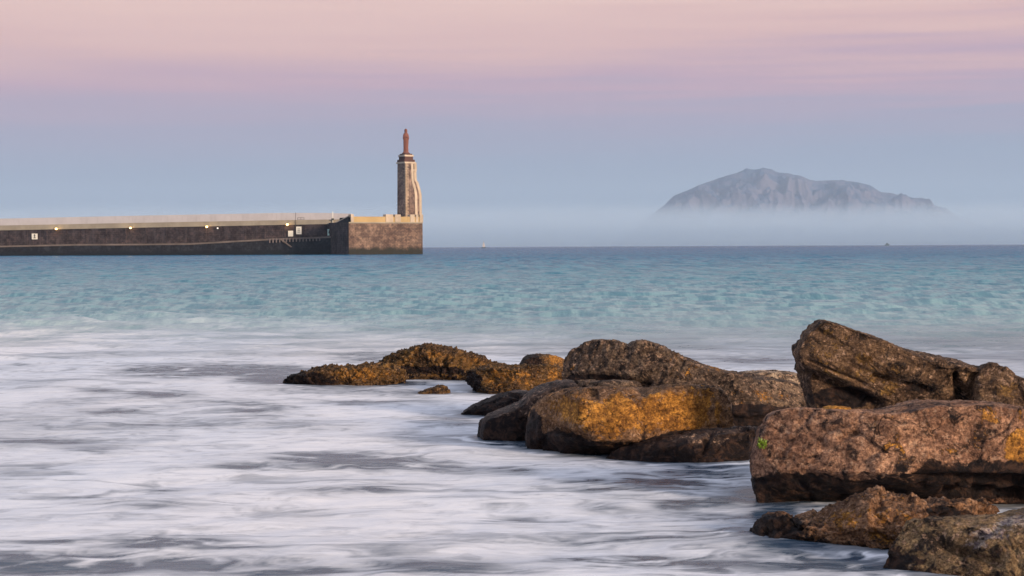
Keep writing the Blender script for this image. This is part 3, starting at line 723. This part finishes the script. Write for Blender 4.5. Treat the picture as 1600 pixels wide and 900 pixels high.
# ------------------------------------------------------------------ breakwater
def stone_mat(name, c1, c2, bw=0.9, bh=0.45, mortar=(0.05, 0.04, 0.04, 1), streak=0.5, base=(0.012, 0.014, 0.02, 1), base_z=2.0, tint=None):
    m = NT(name)
    tcn = m.n('ShaderNodeTexCoord')
    uv = m.n('ShaderNodeUVMap').outputs[0]
    P = m.pos()
    br = m.n('ShaderNodeTexBrick'); m.l(uv, br.inputs['Vector'])
    br.inputs['Scale'].default_value = 1.0; br.inputs['Brick Width'].default_value = bw; br.inputs['Row Height'].default_value = bh
    br.inputs['Mortar Size'].default_value = 0.03; br.inputs['Color1'].default_value = c1; br.inputs['Color2'].default_value = c2; br.inputs['Mortar'].default_value = mortar
    n1 = m.noise(P, 0.35, 6, 0.65)
    col = m.mix(m.rng(n1, 0.35, 0.65), br.outputs[0], m.mix(1.0, br.outputs[0], (0.5, 0.47, 0.5, 1), 'MULTIPLY'))
    n3 = m.noise(P, 1.1, 4, 0.6)
    col = m.mix(m.rng(n3, 0.42, 0.6), m.mix(1.0, col, (0.72, 0.70, 0.72, 1), 'MULTIPLY'), m.mix(1.0, col, (1.25, 1.2, 1.15, 1), 'MULTIPLY'))
    n2 = m.noise(m.map(P, (0.8, 0.8, 0.12)), 1.0, 4, 0.6)
    col = m.mix(m.math('MULTIPLY', m.rng(n2, 0.5, 0.72), streak), col, tuple(x * 1.7 for x in c2[:3]) + (1,))
    s = m.n('ShaderNodeSeparateXYZ'); m.l(P, s.inputs[0])
    wet = m.rng(m.math('ADD', s.outputs[2], m.math('MULTIPLY', m.math('SUBTRACT', m.noise(P, 0.5, 5), 0.5), 3.0)), base_z, base_z + 1.4, 1, 0)
    col = m.mix(wet, col, base)
    return m.bsdf(col, 0.9, m.bump(m.math('ADD', br.outputs['Fac'], n1), -0.6, 0.1), 0.2)
def concrete(name, c, var=0.25, lines=True):
    m = NT(name); P = m.pos()
    n1 = m.noise(P, 0.25, 6, 0.6); n2 = m.noise(m.map(P, (1, 1, 0.15)), 1.2, 4)
    col = m.mix(m.rng(n1, 0.3, 0.7), c, tuple(x * (1 - var) for x in c[:3]) + (1,))
    col = m.mix(m.math('MULTIPLY', m.rng(n2, 0.5, 0.8), 0.4), col, tuple(x * 0.6 for x in c[:3]) + (1,))
    return m.bsdf(col, 0.9, m.bump(n1, 0.3, 0.05), 0.2)
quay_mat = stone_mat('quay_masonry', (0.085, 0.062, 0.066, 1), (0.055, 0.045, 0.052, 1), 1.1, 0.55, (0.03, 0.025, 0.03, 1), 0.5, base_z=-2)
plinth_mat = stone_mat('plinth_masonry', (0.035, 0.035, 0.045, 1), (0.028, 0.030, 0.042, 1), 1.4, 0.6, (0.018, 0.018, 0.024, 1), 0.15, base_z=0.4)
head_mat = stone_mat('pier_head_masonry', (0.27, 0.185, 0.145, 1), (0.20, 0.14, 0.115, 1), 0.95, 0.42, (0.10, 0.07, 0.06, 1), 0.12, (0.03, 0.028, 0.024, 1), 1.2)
tan_mat = concrete('tan_parapet_concrete', (0.38, 0.33, 0.27, 1))
gold_mat = concrete('ochre_parapet_concrete', (0.50, 0.35, 0.18, 1), 0.15)
pale_mat = concrete('pale_wall_concrete', (0.56, 0.54, 0.60, 1), 0.12)
ledge_mat = concrete('ledge_concrete', (0.22, 0.175, 0.16, 1), 0.4)
cream_mat = concrete('cream_stone', (0.62, 0.50, 0.40, 1), 0.35)
def set_uv(o):
    """lay the masonry courses: distance along the wall, height"""
    me = o.data
    uvl = me.uv_layers.new(name='UVMap')
    mw = o.matrix_local
    for p in me.polygons:
        n = p.normal
        for li in p.loop_indices:
            v = me.vertices[me.loops[li].vertex_index].co
            if abs(n.z) > 0.7: uvl.data[li].uv = (v.x, v.y)
            else:
                h = Vector((-n.y, n.x)).normalized()
                uvl.data[li].uv = (v.x * h.x + v.y * h.y, v.z)

def wY(px): return 540 - 20 * px / 540.0
def wp(px, py, off=0.0):
    p = at(px, py, wY(px)); n = Vector((-0.19, -0.98, 0))
    return p + n * off
bwater = empty('breakwater', (at(270, 390, 530).x, 530, 0))
OB = bwater.location.copy()
def strip(name, prof, off_front, off_back, mat, parent, origin, uv=True):
    """wall piece running along the quay: prof = [(px, y_top, y_bottom)]; None bottom goes under the sea"""
    bm = bmesh.new()
    rows = []
    for px, yt, yb in prof:
        ft = wp(px, yt, off_front); bt = wp(px, yt, off_front); bt = ft + Vector((0.19, 0.98, 0)) * (off_front - off_back)
        fb = wp(px, yb, off_front) if yb is not None else Vector((ft.x, ft.y, -1.5))
        fb = Vector((ft.x, ft.y, fb.z)); bb = Vector((bt.x, bt.y, fb.z))
        rows.append([bm.verts.new(v - origin) for v in (ft, bt, bb, fb)])
    for a, b in zip(rows, rows[1:]):
        for i in range(4):
            j = (i + 1) % 4
            bm.faces.new((a[i], a[j], b[j], b[i]))
    bm.faces.new(rows[0]); bm.faces.new(rows[-1][::-1])
    o = bm_obj(name, bm, mat, parent)
    if uv: set_uv(o)
    return o
pxs = [-420, -200, 0, 120, 220, 300, 360, 430, 500, 540]
def it(tab, x): return float(np.interp(x, [a for a, _ in tab], [b for _, b in tab]))
quay_top = [(-420, 366.5), (0, 359), (230, 354.5), (450, 350.3), (545, 348.5)]
tan_top = [(-420, 360), (0, 352.3), (230, 347.8), (450, 343.8), (545, 342.5)]
pale_top = [(-420, 345), (0, 341), (230, 336), (400, 332.8), (470, 331.4), (545, 333.5)]
ledge_top = [(-420, 391), (0, 384), (120, 381.3), (220, 380.8), (300, 380), (360, 376.5), (430, 372.6), (500, 370), (545, 368)]
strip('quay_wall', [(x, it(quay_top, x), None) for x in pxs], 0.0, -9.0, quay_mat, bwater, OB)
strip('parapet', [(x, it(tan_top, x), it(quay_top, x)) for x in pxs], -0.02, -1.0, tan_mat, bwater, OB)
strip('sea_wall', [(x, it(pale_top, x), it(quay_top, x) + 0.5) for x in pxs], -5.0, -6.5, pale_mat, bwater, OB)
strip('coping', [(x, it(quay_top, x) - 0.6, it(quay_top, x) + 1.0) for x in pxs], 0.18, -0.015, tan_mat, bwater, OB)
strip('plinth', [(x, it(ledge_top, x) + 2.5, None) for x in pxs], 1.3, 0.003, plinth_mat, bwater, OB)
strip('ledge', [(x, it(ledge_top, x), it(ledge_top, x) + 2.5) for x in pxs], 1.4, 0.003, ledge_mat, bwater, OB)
tag(bwater, 'long dark stone breakwater with a pale parapet running in from the left edge', 'breakwater')
# vertical pilasters on the quay face, thin and worn
ppx = list(range(-20, 520, 31))
pil_mesh = None
for k, x in enumerate(ppx):
    top = wp(x, it(quay_top, x) + 1.5, 0); bot = wp(x, it(ledge_top, x) - 0.3, 0)
    bm = bmesh.new(); box(bm, -0.25, 0.25, -0.12, 0.0, 0.0, 1.0)
    if pil_mesh is None:
        o = bm_obj('pilaster', bm, quay_mat, bwater); set_uv(o); pil_mesh = o.data
    else:
        bm.free(); o = link_mesh('pilaster', pil_mesh, None, bwater)
    o.location = Vector((bot.x, bot.y - 0.005, bot.z)) - OB; o.scale = (1, 1, top.z - bot.z); o.rotation_euler = (0, 0, -0.193)
# steps and a slanting stair rail down to the water
bm = bmesh.new()
pA = wp(440, 372.5, 1.55); pB = wp(458, 386, 1.55)
dv = pB - pA
for k in range(9):
    c = pA + dv * ((k + 0.5) / 9) - OB
    box(bm, c.x - 0.28, c.x + 0.28, c.y - 0.15, c.y + 0.6, c.z - 0.18, c.z + 0.12)
bm_obj('stair', bm, ledge_mat, bwater)
fender_m = concrete('fender_pale', (0.20, 0.16, 0.16, 1))
fme = None
for k in range(16):
    x = 424 + k * 5.2
    if fme is None:
        bm = bmesh.new(); box(bm, -0.16, 0.16, -0.25, 0.0, -0.9, 0.25)
        o = bm_obj('fender', bm, fender_m, bwater); fme = o.data
    else: o = link_mesh('fender', fme, None, bwater)
    o.location = wp(x, it(ledge_top, x) + 1.5, 1.42) - OB

# pier head
A = at(545, 390, 505); B = at(660.5, 390, 514.5); D = at(512, 390, 522); Cc = B + Vector((-4, 26, 0)); D2 = D + Vector((6, 24, 0))
head = empty('pier_head', ((A.x + B.x) / 2, 512, 0)); OH = head.location.copy()
ztop = at(600, 347, 509.5).z
bm = bmesh.new()
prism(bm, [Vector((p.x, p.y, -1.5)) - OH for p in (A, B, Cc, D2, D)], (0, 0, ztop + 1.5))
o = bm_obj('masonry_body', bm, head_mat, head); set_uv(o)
o.data.materials.append(quay_mat)          # quay masonry put on the return wall so its shaded side is painted darker
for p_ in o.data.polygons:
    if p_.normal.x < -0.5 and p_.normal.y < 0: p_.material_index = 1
tag(head, 'lit brown masonry block ending the breakwater, carrying the statue tower', 'pier head')
ab = (B - A); ab.z = 0; abn = ab.normalized(); nrm = Vector((abn.y, -abn.x, 0))
def hp(px, off=0.0):
    t = (px - 545) / (660.5 - 545)
    p = A + ab * t + nrm * off
    return Vector((p.x, p.y, 0))
def head_box(name, px0, px1, z0, z1, front, back, mat, parent, origin, bevel=0):
    bm = bmesh.new()
    a, b = hp(px0, front), hp(px1, front)
    c, d = hp(px1, back), hp(px0, back)
    prism(bm, [Vector((p.x, p.y, z0)) - origin for p in (a, b, c, d)], (0, 0, z1 - z0))
    return bm_obj(name, bm, mat, parent, bevel=bevel)
zp = at(600, 338.5, 510).z
head_box('parapet', 549, 659, ztop, zp, -0.1, -0.8, gold_mat, head, OH)
head_box('coping', 545, 660.8, ztop - 0.35, ztop - 0.003, 0.15, -0.003, tan_mat, head, OH)
zb = at(600, 335, 510).z
for a, b in ((548.5, 553), (602.5, 614), (617, 626), (641, 648), (650, 653.8), (656, 661.5)):
    head_box('bollard_block', a, b, ztop + 0.003, zb, 0.05, -2.0, cream_mat, head, OH, 0.06)
# sloping stair wall joining quay to head on the shaded side
bm = bmesh.new()
q = [at(518, 352, 519), at(545, 338, 506), at(545, 347, 506), at(545, 352, 506), at(518, 356, 519)]
prism(bm, [p - OH for p in q], (-0.1, 0.9, 0))
o = bm_obj('stair_wall', bm, plinth_mat, head); set_uv(o)
bm = bmesh.new()
q = [at(518, 350.6, 518.9), at(545, 336.6, 505.9), at(545, 338, 505.9), at(518, 352, 518.9)]
prism(bm, [p - OH for p in q], (-0.15, 0.9, 0))
bm_obj('stair_coping', bm, cream_mat, head)
# left return of the parapet
bm = bmesh.new()
D_ = Vector((D.x, D.y, 0)); A_ = Vector((A.x, A.y, 0))
prism(bm, [Vector((p.x, p.y, ztop)) - OH for p in (A_ + Vector((0.3, 0.5, 0)), A_ + Vector((1.0, 0.9, 0)), A_ + (D_ - A_) * .5 + Vector((1.2, 1.2, 0)), A_ + (D_ - A_) * .5 + Vector((0.4, 0.6, 0)))], (0, 0, zp - ztop - 0.2))
bm_obj('side_parapet', bm, plinth_mat, head)

# ------------------------------------------------------------------ statue tower
m = NT('tower_dark_masonry')
tower_mat = stone_mat('tower_masonry', (0.40, 0.29, 0.24, 1), (0.27, 0.20, 0.17, 1), 0.8, 0.42, (0.13, 0.10, 0.085, 1), 0.1, base_z=-50)
infill_mat = stone_mat('tower_infill_rubble', (0.40, 0.29, 0.24, 1), (0.26, 0.19, 0.17, 1), 0.38, 0.34, (0.12, 0.09, 0.08, 1), 0.1, base_z=-50)
quoin_mat = concrete('tower_quoin_stone', (0.45, 0.34, 0.26, 1), 0.45)
YT = 518.0
PX = YT / F
psi = math.radians(35)
corner = at(634, 340, YT)
tz0 = ztop
tower = empty('statue_tower', (corner.x, corner.y, tz0), psi)
tag(tower, 'tall stone tower pedestal with cream flared buttresses at the end of the pier', 'tower')
def z_at(py): return at(634, py, YT).z - tz0
lx = lambda px: (px - 634) * PX / math.cos(psi)      # local x of a pixel on the lit face
H = z_at(253.5)
SY = 14.6 * PX / math.sin(psi)
# core shaft: slight batter on the left
bm = bmesh.new()
x1 = lx(645)
vs = box(bm, 0, x1, 0, SY, 0, H)
for w in vs:
    t = w.co.z / H
    if w.co.y > 1: w.co.y -= 0.28 * t
o = bm_obj('shaft', bm, tower_mat, tower); set_uv(o)
# quoins up the near corner, alternating long and short
qm = []
for L in (0.95, 0.6):
    bm = bmesh.new(); box(bm, -0.05, L, -0.05, 1.5 - L, 0, 0.40)
    me = bpy.data.meshes.new('quoin'); bmesh.ops.recalc_face_normals(bm, faces=bm.faces); bm.to_mesh(me); bm.free(); me.materials.append(quoin_mat); qm.append(me)
nq = int(H / 0.46)
for k in range(nq):
    o = link_mesh('quoin', qm[k % 2], None, tower); o.location = (0, 0, 0.02 + k * 0.46)
# near buttress: rubble side with cream edge following the flare
flare = [(339, 651.5), (306, 651.0), (297, 650), (285, 646.8), (280, 646.0), (254.5, 645.5)]
flare2 = [(339, 657.8), (304, 657.3), (295, 655.5), (284, 652.5), (281, 650.2), (268, 649.6), (265, 650.4), (254.5, 649.8)]
def buttress(name, prof, inner_px, y0, thick, shift, mat, trim_w, trim_mat):
    X = [lx(p) + shift for _, p in prof]; Zz = [z_at(y) for y, _ in prof]; Zz[0] = 0; Zz[-1] = H - 0.02
    bm = bmesh.new()
    poly = [Vector((lx(inner_px) + shift, y0, Zz[0]))] + [Vector((x - trim_w, y0, z)) for x, z in zip(X, Zz)] + [Vector((lx(inner_px) + shift, y0, Zz[-1]))]
    prism(bm, poly, (0, thick, 0))
    o = bm_obj(name, bm, mat, tower); set_uv(o)
    bm = bmesh.new()
    for (xa, za), (xb, zb_) in zip(list(zip(X, Zz))[:-1], list(zip(X, Zz))[1:]):
        prism(bm, [Vector((xa - trim_w, y0 - 0.07, za)), Vector((xa, y0 - 0.07, za)), Vector((xb, y0 - 0.07, zb_)), Vector((xb - trim_w, y0 - 0.07, zb_))], (0, thick + 0.1, 0))
    bmesh.ops.remove_doubles(bm, verts=bm.verts, dist=0.001)
    bm_obj('buttress_edging', bm, trim_mat, tower)
buttress('buttress', flare, 640, -0.10, 0.9, 0.0, infill_mat, 0.75, cream_mat)
buttress('buttress', flare2, 646, 0.78 + 0.55, 0.9, (0.55 + 0.85) * math.tan(psi), infill_mat, 0.8, cream_mat)
# band stones on the lit side near the top
bm = bmesh.new(); box(bm, lx(642), lx(650), -0.25, 1.0, z_at(266.5), z_at(264.5)); bm_obj('band_course', bm, cream_mat, tower)
# stepped cap
dark_mat = concrete('cap_dark_stone', (0.115, 0.06, 0.055, 1), 0.3)
xc, yc = lx(641), SY / 2 - 0.1
def cap(name, w, d, y0, y1, mat, bev=0.03):
    bm = bmesh.new(); box(bm, xc - w, xc + w, yc - d, yc + d, z_at(y0), z_at(y1)); return bm_obj(name, bm, mat, tower, bevel=bev)
cap('cornice', 1.85, 2.3, 255.2, 252.6, cream_mat)
cap('cap_step', 1.72, 1.95, 252.58, 249.0, dark_mat)
cap('cap_step', 1.35, 1.62, 248.98, 244.2, dark_mat)
cap('cap_band', 1.5, 1.72, 244.18, 241.6, cream_mat)
cap('cap_step', 1.22, 1.4, 241.58, 239.6, dark_mat)
zs = tower.location.z + z_at(239.55)

# ------------------------------------------------------------------ statue: robed figure, one continuous surface
m = NT('statue_red_stone')
n1 = m.noise(m.pos(), 1.5, 5)
statue_mat = m.bsdf(m.mix(n1, (0.27, 0.10, 0.07, 1), (0.12, 0.05, 0.045, 1)), 0.8, m.bump(m.noise(m.map(m.pos(), (3, 3, 0.6)), 2.0, 4), 0.6, 0.05), 0.3)
tw = Matrix.Rotation(psi, 4, 'Z')
sb = tower.location + (tw @ Vector((xc, yc, 0)))
statue = empty('statue', (sb.x, sb.y, zs), math.radians(18))
tag(statue, 'reddish robed statue standing with hands at its chest on top of the tower', 'statue')
SH = at(634, 200, YT).z - zs
bm = bmesh.new()
rings_ = [(0.0, .95, .80, 0), (.03, .98, .84, 0), (.07, .74, .66, 0), (.10, .70, .62, 0), (.25, .66, .56, 0), (.40, .70, .55, 0.02), (.52, .72, .55, 0.03), (.60, .70, .52, 0.02), (.68, .72, .50, 0),
          (.745, .74, .46, 0), (.79, .68, .42, 0), (.815, .52, .36, 0), (.835, .38, .33, 0), (.86, .38, .37, 0), (.89, .42, .42, 0), (.93, .44, .46, 0), (.965, .38, .40, 0), (.99, .2, .22, 0), (1.0, .02, .02, 0)]
seg = 40
prev = None
for zt, rx, ry, cx in rings_:
    cur = []
    for k in range(seg):
        a = 2 * math.pi * k / seg
        fold = 1 + (0.07 * math.sin(9 * a) + 0.04 * math.sin(14 * a + 1)) * (1 if zt < 0.62 else 0.15)
        cur.append(bm.verts.new((cx + rx * fold * math.cos(a), ry * fold * math.sin(a), zt * SH)))
    if prev:
        for k in range(seg):
            j = (k + 1) % seg
            bm.faces.new((prev[k], prev[j], cur[j], cur[k]))
    else: bm.faces.new(cur[::-1])
    prev = cur
bm.faces.new(prev)
def limb(pts, rad):
    for (p0, r_0), (p1, r_1) in zip(list(zip(pts, rad))[:-1], list(zip(pts, rad))[1:]):
        cyl(bm, p0, p1, r_0, r_1, 12)
        bmesh.ops.create_icosphere(bm, subdivisions=2, radius=r_1, matrix=Matrix.Translation(p1))
for sx in (-1, 1):
    limb([(sx * .55, 0, .76 * SH), (sx * .68, -.14, .60 * SH), (sx * .22, -.62, .665 * SH)], [.25, .25, .15])
    # fingers of each hand laid on the chest
    for f in range(4):
        cyl(bm, (sx * .22, -.64, (.655 + .008 * f) * SH), (sx * .02, -.66 + .01 * f, (.672 + .010 * f) * SH), .045, .03, 8)
    cyl(bm, (sx * .24, -.66, .68 * SH), (sx * .14, -.68, .70 * SH), .045, .03, 8)
# face: nose, brow, beard
cyl(bm, (0, -.38, .925 * SH), (0, -.47, .905 * SH), .04, .06, 8)
cyl(bm, (-.2, -.33, .938 * SH), (.2, -.33, .938 * SH), .06, .06, 8)
cyl(bm, (0, -.28, .885 * SH), (0, -.30, .85 * SH), .18, .08, 10)
body = bm_obj('robed_body', bm, statue_mat, statue, True)
rm = body.modifiers.new('remesh', 'REMESH'); rm.mode = 'VOXEL'; rm.voxel_size = 0.05; rm.use_smooth_shade = True
bm = bmesh.new(); cyl(bm, (0, 0, -0.02 + .003), (0, 0, 0.22), 1.2, 1.05, 24)
bm_obj('plinth', bm, dark_mat, statue)

# ------------------------------------------------------------------ lamps, signs and masts on the quay
metal = concrete('galvanised_metal', (0.45, 0.46, 0.46, 1), 0.1)
dmetal = concrete('dark_metal', (0.06, 0.06, 0.065, 1), 0.1)
white_m = concrete('white_board', (0.72, 0.70, 0.66, 1), 0.08)
bulb = NT('lamp_glow')
em = bulb.n('ShaderNodeEmission'); em.inputs[0].default_value = (1.0, 0.62, 0.22, 1); em.inputs[1].default_value = 9
bulb.l(em.outputs[0], bulb.out.inputs[0])
bulbw = NT('lamp_glow_white')
em = bulbw.n('ShaderNodeEmission'); em.inputs[0].default_value = (1.0, 0.85, 0.7, 1); em.inputs[1].default_value = 2.2
bulbw.l(em.outputs[0], bulbw.out.inputs[0])
def lamp(px, py, r, mat, label, power, group='lit wall lamps along the breakwater'):
    p = wp(px, py, 0.75)
    e = empty('wall_lamp', p + Vector((0, 0.55, 0)))
    bm = bmesh.new(); bmesh.ops.create_icosphere(bm, subdivisions=3, radius=r)
    for v_ in bm.verts: v_.co = Vector((v_.co.x, v_.co.y - 0.55, v_.co.z * 0.85))
    bm_obj('bulb', bm, mat, e, True)
    bm = bmesh.new(); cyl(bm, (0, -0.5, r), (0, 0.5, r + 0.15), 0.05); cyl(bm, (0, -0.55, r * 0.7), (0, -0.55, r * 1.25), r * 0.9, r * 0.3)
    bm_obj('bracket', bm, dmetal, e)
    tag(e, label, 'lamp', group)
    if power:
        ld = bpy.data.lights.new('lamp_light', 'POINT'); ld.energy = power; ld.color = (1, 0.6, 0.2); ld.shadow_soft_size = 0.2
        lo = bpy.data.objects.new('lamp_light', ld); C.objects.link(lo); lo.parent = e; lo.location = (0, -1.1, -0.3)
lamp(89.5, 357.5, 0.32, bulb.m, 'glowing orange wall lamp right of the square notice, leftmost on the breakwater', 60)
lamp(205.3, 356, 0.30, bulb.m, 'glowing orange wall lamp second from the left edge on the breakwater', 45)
lamp(324.5, 354.3, 0.32, bulb.m, 'glowing orange wall lamp next to the small white lights', 60)
lamp(450.2, 350.8, 0.34, bulb.m, 'glowing orange wall lamp above the blank white board', 80)
lamp(341.5, 356.5, 0.22, bulbw.m, 'small round white wall light just right of an orange lamp', 0)
def board(px0, px1, y0, y1, label, mat=None, sym=None, off=0.35):
    a = wp(px0, y1, off); b = wp(px1, y0, off)
    e = empty('notice_board', Vector(((a.x + b.x) / 2, (a.y + b.y) / 2, a.z)))
    w = (b.x - a.x) / 2; h = b.z - a.z
    bm = bmesh.new(); box(bm, -w, w, -0.06, 0.06, 0, h); bm_obj('panel', bm, mat or white_m, e)
    bm = bmesh.new(); box(bm, -0.08, 0.08, 0.062, off + 0.1, h * 0.4, h * 0.6); bm_obj('bracket', bm, dmetal, e)
    if sym:
        bm = bmesh.new()
        if sym == 'anchor':
            box(bm, -w * .12, w * .12, -0.09, -0.062, h * .25, h * .72); box(bm, -w * .4, w * .4, -0.09, -0.063, h * .20, h * .32)
            box(bm, -w * .38, w * .38, -0.09, -0.064, h * .55, h * .64); cyl(bm, (0, -0.09, h * .78), (0, -0.061, h * .78), w * .24)
        elif sym == 'drop':
            cyl(bm, (0, -0.09, h * .42), (0, -0.061, h * .42), w * .42); box(bm, -w * .2, w * .2, -0.088, -0.062, h * .45, h * .8)
        else:
            for k in range(3): box(bm, -w * .5, w * .5, -0.09, -0.062, h * (.25 + .2 * k), h * (.32 + .2 * k))
        bm_obj('symbol', bm, dmetal, e)
    tag(e, label, 'sign')
board(50.8, 59.2, 365, 374, 'white square notice with a dark symbol at the far left of the quay wall', sym='anchor')
board(451, 458.5, 360.5, 369.5, 'plain white board directly under the rightmost orange lamp')
board(463.5, 471.5, 354, 366, 'tall white notice board with faded dark lines beside the thin post', sym='lines')
teal = concrete('teal_white_board', (0.55, 0.74, 0.70, 1), 0.1)
board(512.3, 517, 358, 368, 'narrow pale teal board with a dark drop near the foot of the white mast', teal, 'drop')
def mast(px, y0, y1, r, mat, label, knob=False):
    p = wp(px, y1, 0.2); q_ = wp(px, y0, 0.2)
    e = empty('mast', p)
    bm = bmesh.new(); cyl(bm, (0, 0, 0), (0, 0, q_.z - p.z), r, r * 0.7); bm_obj('pole', bm, mat, e, True)
    if knob:
        bm = bmesh.new(); z = (q_.z - p.z) * 0.5; cyl(bm, (0.0, 0, z - 0.25), (0.0, 0, z + 0.25), r * 2.4); bm_obj('lamp_housing', bm, dmetal, e)
    bm = bmesh.new(); cyl(bm, (0, 0, -0.2), (0, 0, 0.25), r * 2.2, r * 1.6); bm_obj('foot', bm, dmetal, e)
    tag(e, label, 'mast')
mast(520.3, 330.5, 354.5, 0.15, white_m, 'slim white mast with a dark housing halfway, left of the pier head', True)
mast(462.3, 332, 352, 0.07, dmetal, 'thin dark post between the rightmost lamp and the tall notice board')
fr = wp(464, 350.3, -0.6)
e = empty('metal_frame', fr)
w_ = (wp(474, 350, 0) - wp(464, 350, 0)).x; h_ = (wp(464, 340, 0) - wp(464, 350.3, 0)).z
for i in range(3):
    bm = bmesh.new(); cyl(bm, (w_ * i / 2, 0, 0), (w_ * i / 2, 0, h_), 0.05); bm_obj('upright', bm, dmetal, e)
for i in range(4):
    bm = bmesh.new(); cyl(bm, (0, -0.05, h_ * (i + 1) / 4), (w_, -0.05, h_ * (i + 1) / 4), 0.045); bm_obj('rail', bm, dmetal, e)
tag(e, 'thin open metal railing frame standing on the quay above the tall notice board', 'railing')

# ------------------------------------------------------------------ boats at the horizon
YB = 2600.0
p = at(756, 385.6, YB); 
sb_ = empty('sailing_boat', (p.x, YB, 0.0), 0.2)
k = YB / F
hull_m = concrete('boat_hull_grey', (0.10, 0.14, 0.18, 1)); sail_m = concrete('sail_cloth', (0.55, 0.5, 0.5, 1), 0.05)
bm = bmesh.new()
L_ = 3.0 * k; prev = None
for i in range(9):
    t = i / 8; x = -L_ + 2 * L_ * t; w = 1.3 * math.sin(math.pi * min(1, 0.15 + 0.85 * t)) ** 0.6 if i < 8 else 0.03
    cur = [bm.verts.new((x, -w, 1.6 + 0.3 * t)), bm.verts.new((x, -w * 0.5, -0.4)), bm.verts.new((x, w * 0.5, -0.4)), bm.verts.new((x, w, 1.6 + 0.3 * t))]
    if prev:
        for a in range(4): bm.faces.new((prev[a], prev[(a + 1) % 4], cur[(a + 1) % 4], cur[a]))
    else: bm.faces.new(cur)
    prev = cur
bm.faces.new(prev[::-1]); bm_obj('hull', bm, hull_m, sb_)
bm = bmesh.new(); cyl(bm, (0, 0, 1.5), (0, 0, 11.5 * k), 0.14); bm_obj('mast', bm, dmetal, sb_)
bm = bmesh.new(); prism(bm, [(-0.2, 0, 2.6), (-0.2, 0, 11 * k), (-2.4 * k, 0.3, 2.6)], (0, 0.05, 0)); bm_obj('mainsail', bm, sail_m, sb_)
bm = bmesh.new(); prism(bm, [(0.2, 0, 10 * k), (0.3, 0, 2.4), (2.3 * k, 0, 2.0)], (0, 0.05, 0)); bm_obj('jib', bm, sail_m, sb_)
bm = bmesh.new(); box(bm, -1.6, 1.0, -0.6, 0.6, 1.7, 2.3); bm_obj('cabin', bm, sail_m, sb_)
tag(sb_, 'tiny sailing boat with pale sails on the horizon right of the pier', 'boat')
YB = 4200.0; k = YB / F
p = at(1386, 382, YB)
mb = empty('motor_boat', (p.x, YB, 0.0), 0.1)
bm = bmesh.new(); L_ = 3.5 * k
prism(bm, [(-L_, -2, 3.0 ), (-L_ * .9, -2, 0), (L_ * .8, -2, 0), (L_ * 1.1, -2, 4.2)], (0, 4, 0)); bm_obj('hull', bm, hull_m, mb)
bm = bmesh.new(); prism(bm, [(-L_ * .5, -1.5, 3.05), (L_ * .5, -1.5, 3.05), (L_ * .3, -1.5, 6.4), (-L_ * .3, -1.5, 6.4)], (0, 3, 0)); bm_obj('wheelhouse', bm, hull_m, mb)
bm = bmesh.new(); cyl(bm, (0, 0, 6.3), (0, 0, 8.5), 0.2); bm_obj('mast', bm, dmetal, mb)
tag(mb, 'tiny grey motor boat on the horizon below the mountain', 'boat')

# ------------------------------------------------------------------ mist bank at the mountain's foot, and the haze
bm = bmesh.new()
prev = None
rsm = np.random.RandomState(5)
nx = 120
for i in range(nx + 1):
    x = -6500 + 13000 * i / nx
    endt = min(1, (6500 - abs(x)) / 1500 + 0.02)
    v3 = np.array([[x / 700, 0.0, 3.0], [x / 250, 2.0, 5.0]]); nn = pn(v3)
    top = 284 + 22 * nn[0] + 9 * nn[1]
    ring = []
    zs_ = [0.0, 0.42, 0.55, 0.67, 0.75, 0.82, 0.89, 1.0]
    th = [1.0, 1.0, 0.74, 0.46, 0.27, 0.13, 0.045, 0.0]
    for zf, tt in zip(zs_, th): ring.append((x, 11000 - 650 * tt * endt, 1.0 + (top - 1) * zf))
    for zf, tt in list(zip(zs_, th))[-2::-1]: ring.append((x, 11000.5 + 350 * tt * endt, 1.0 + (top - 1) * zf))
    cur = [bm.verts.new(c) for c in ring]
    if prev:
        for a in range(len(cur)): bm.faces.new((prev[a], prev[(a + 1) % len(cur)], cur[(a + 1) % len(cur)], cur[a]))
    else: bm.faces.new(cur)
    prev = cur
bm.faces.new(prev[::-1])
def volume_mat(name, color, density, aniso=0.0):
    m = NT(name)
    v_ = m.n('ShaderNodeVolumePrincipled')
    v_.inputs['Color'].default_value = color; v_.inputs['Density'].default_value = density; v_.inputs['Anisotropy'].default_value = aniso
    m.l(v_.outputs[0], m.out.inputs['Volume']); return m.m
mist = bm_obj('mist_bank', bm, volume_mat('mist', (0.73, 0.86, 0.99, 1), 0.0028))
tag(mist, 'pale sea mist lying along the foot of the mountain', kind='stuff')
bm = bmesh.new(); box(bm, -9300, 9300, -330, 19000, -3.0, 620)
haze = bm_obj('haze', bm, volume_mat('haze_air', (0.60, 0.78, 1.0, 1), 5.8e-5))
tag(haze, 'thin blue evening haze over the strait', kind='stuff')
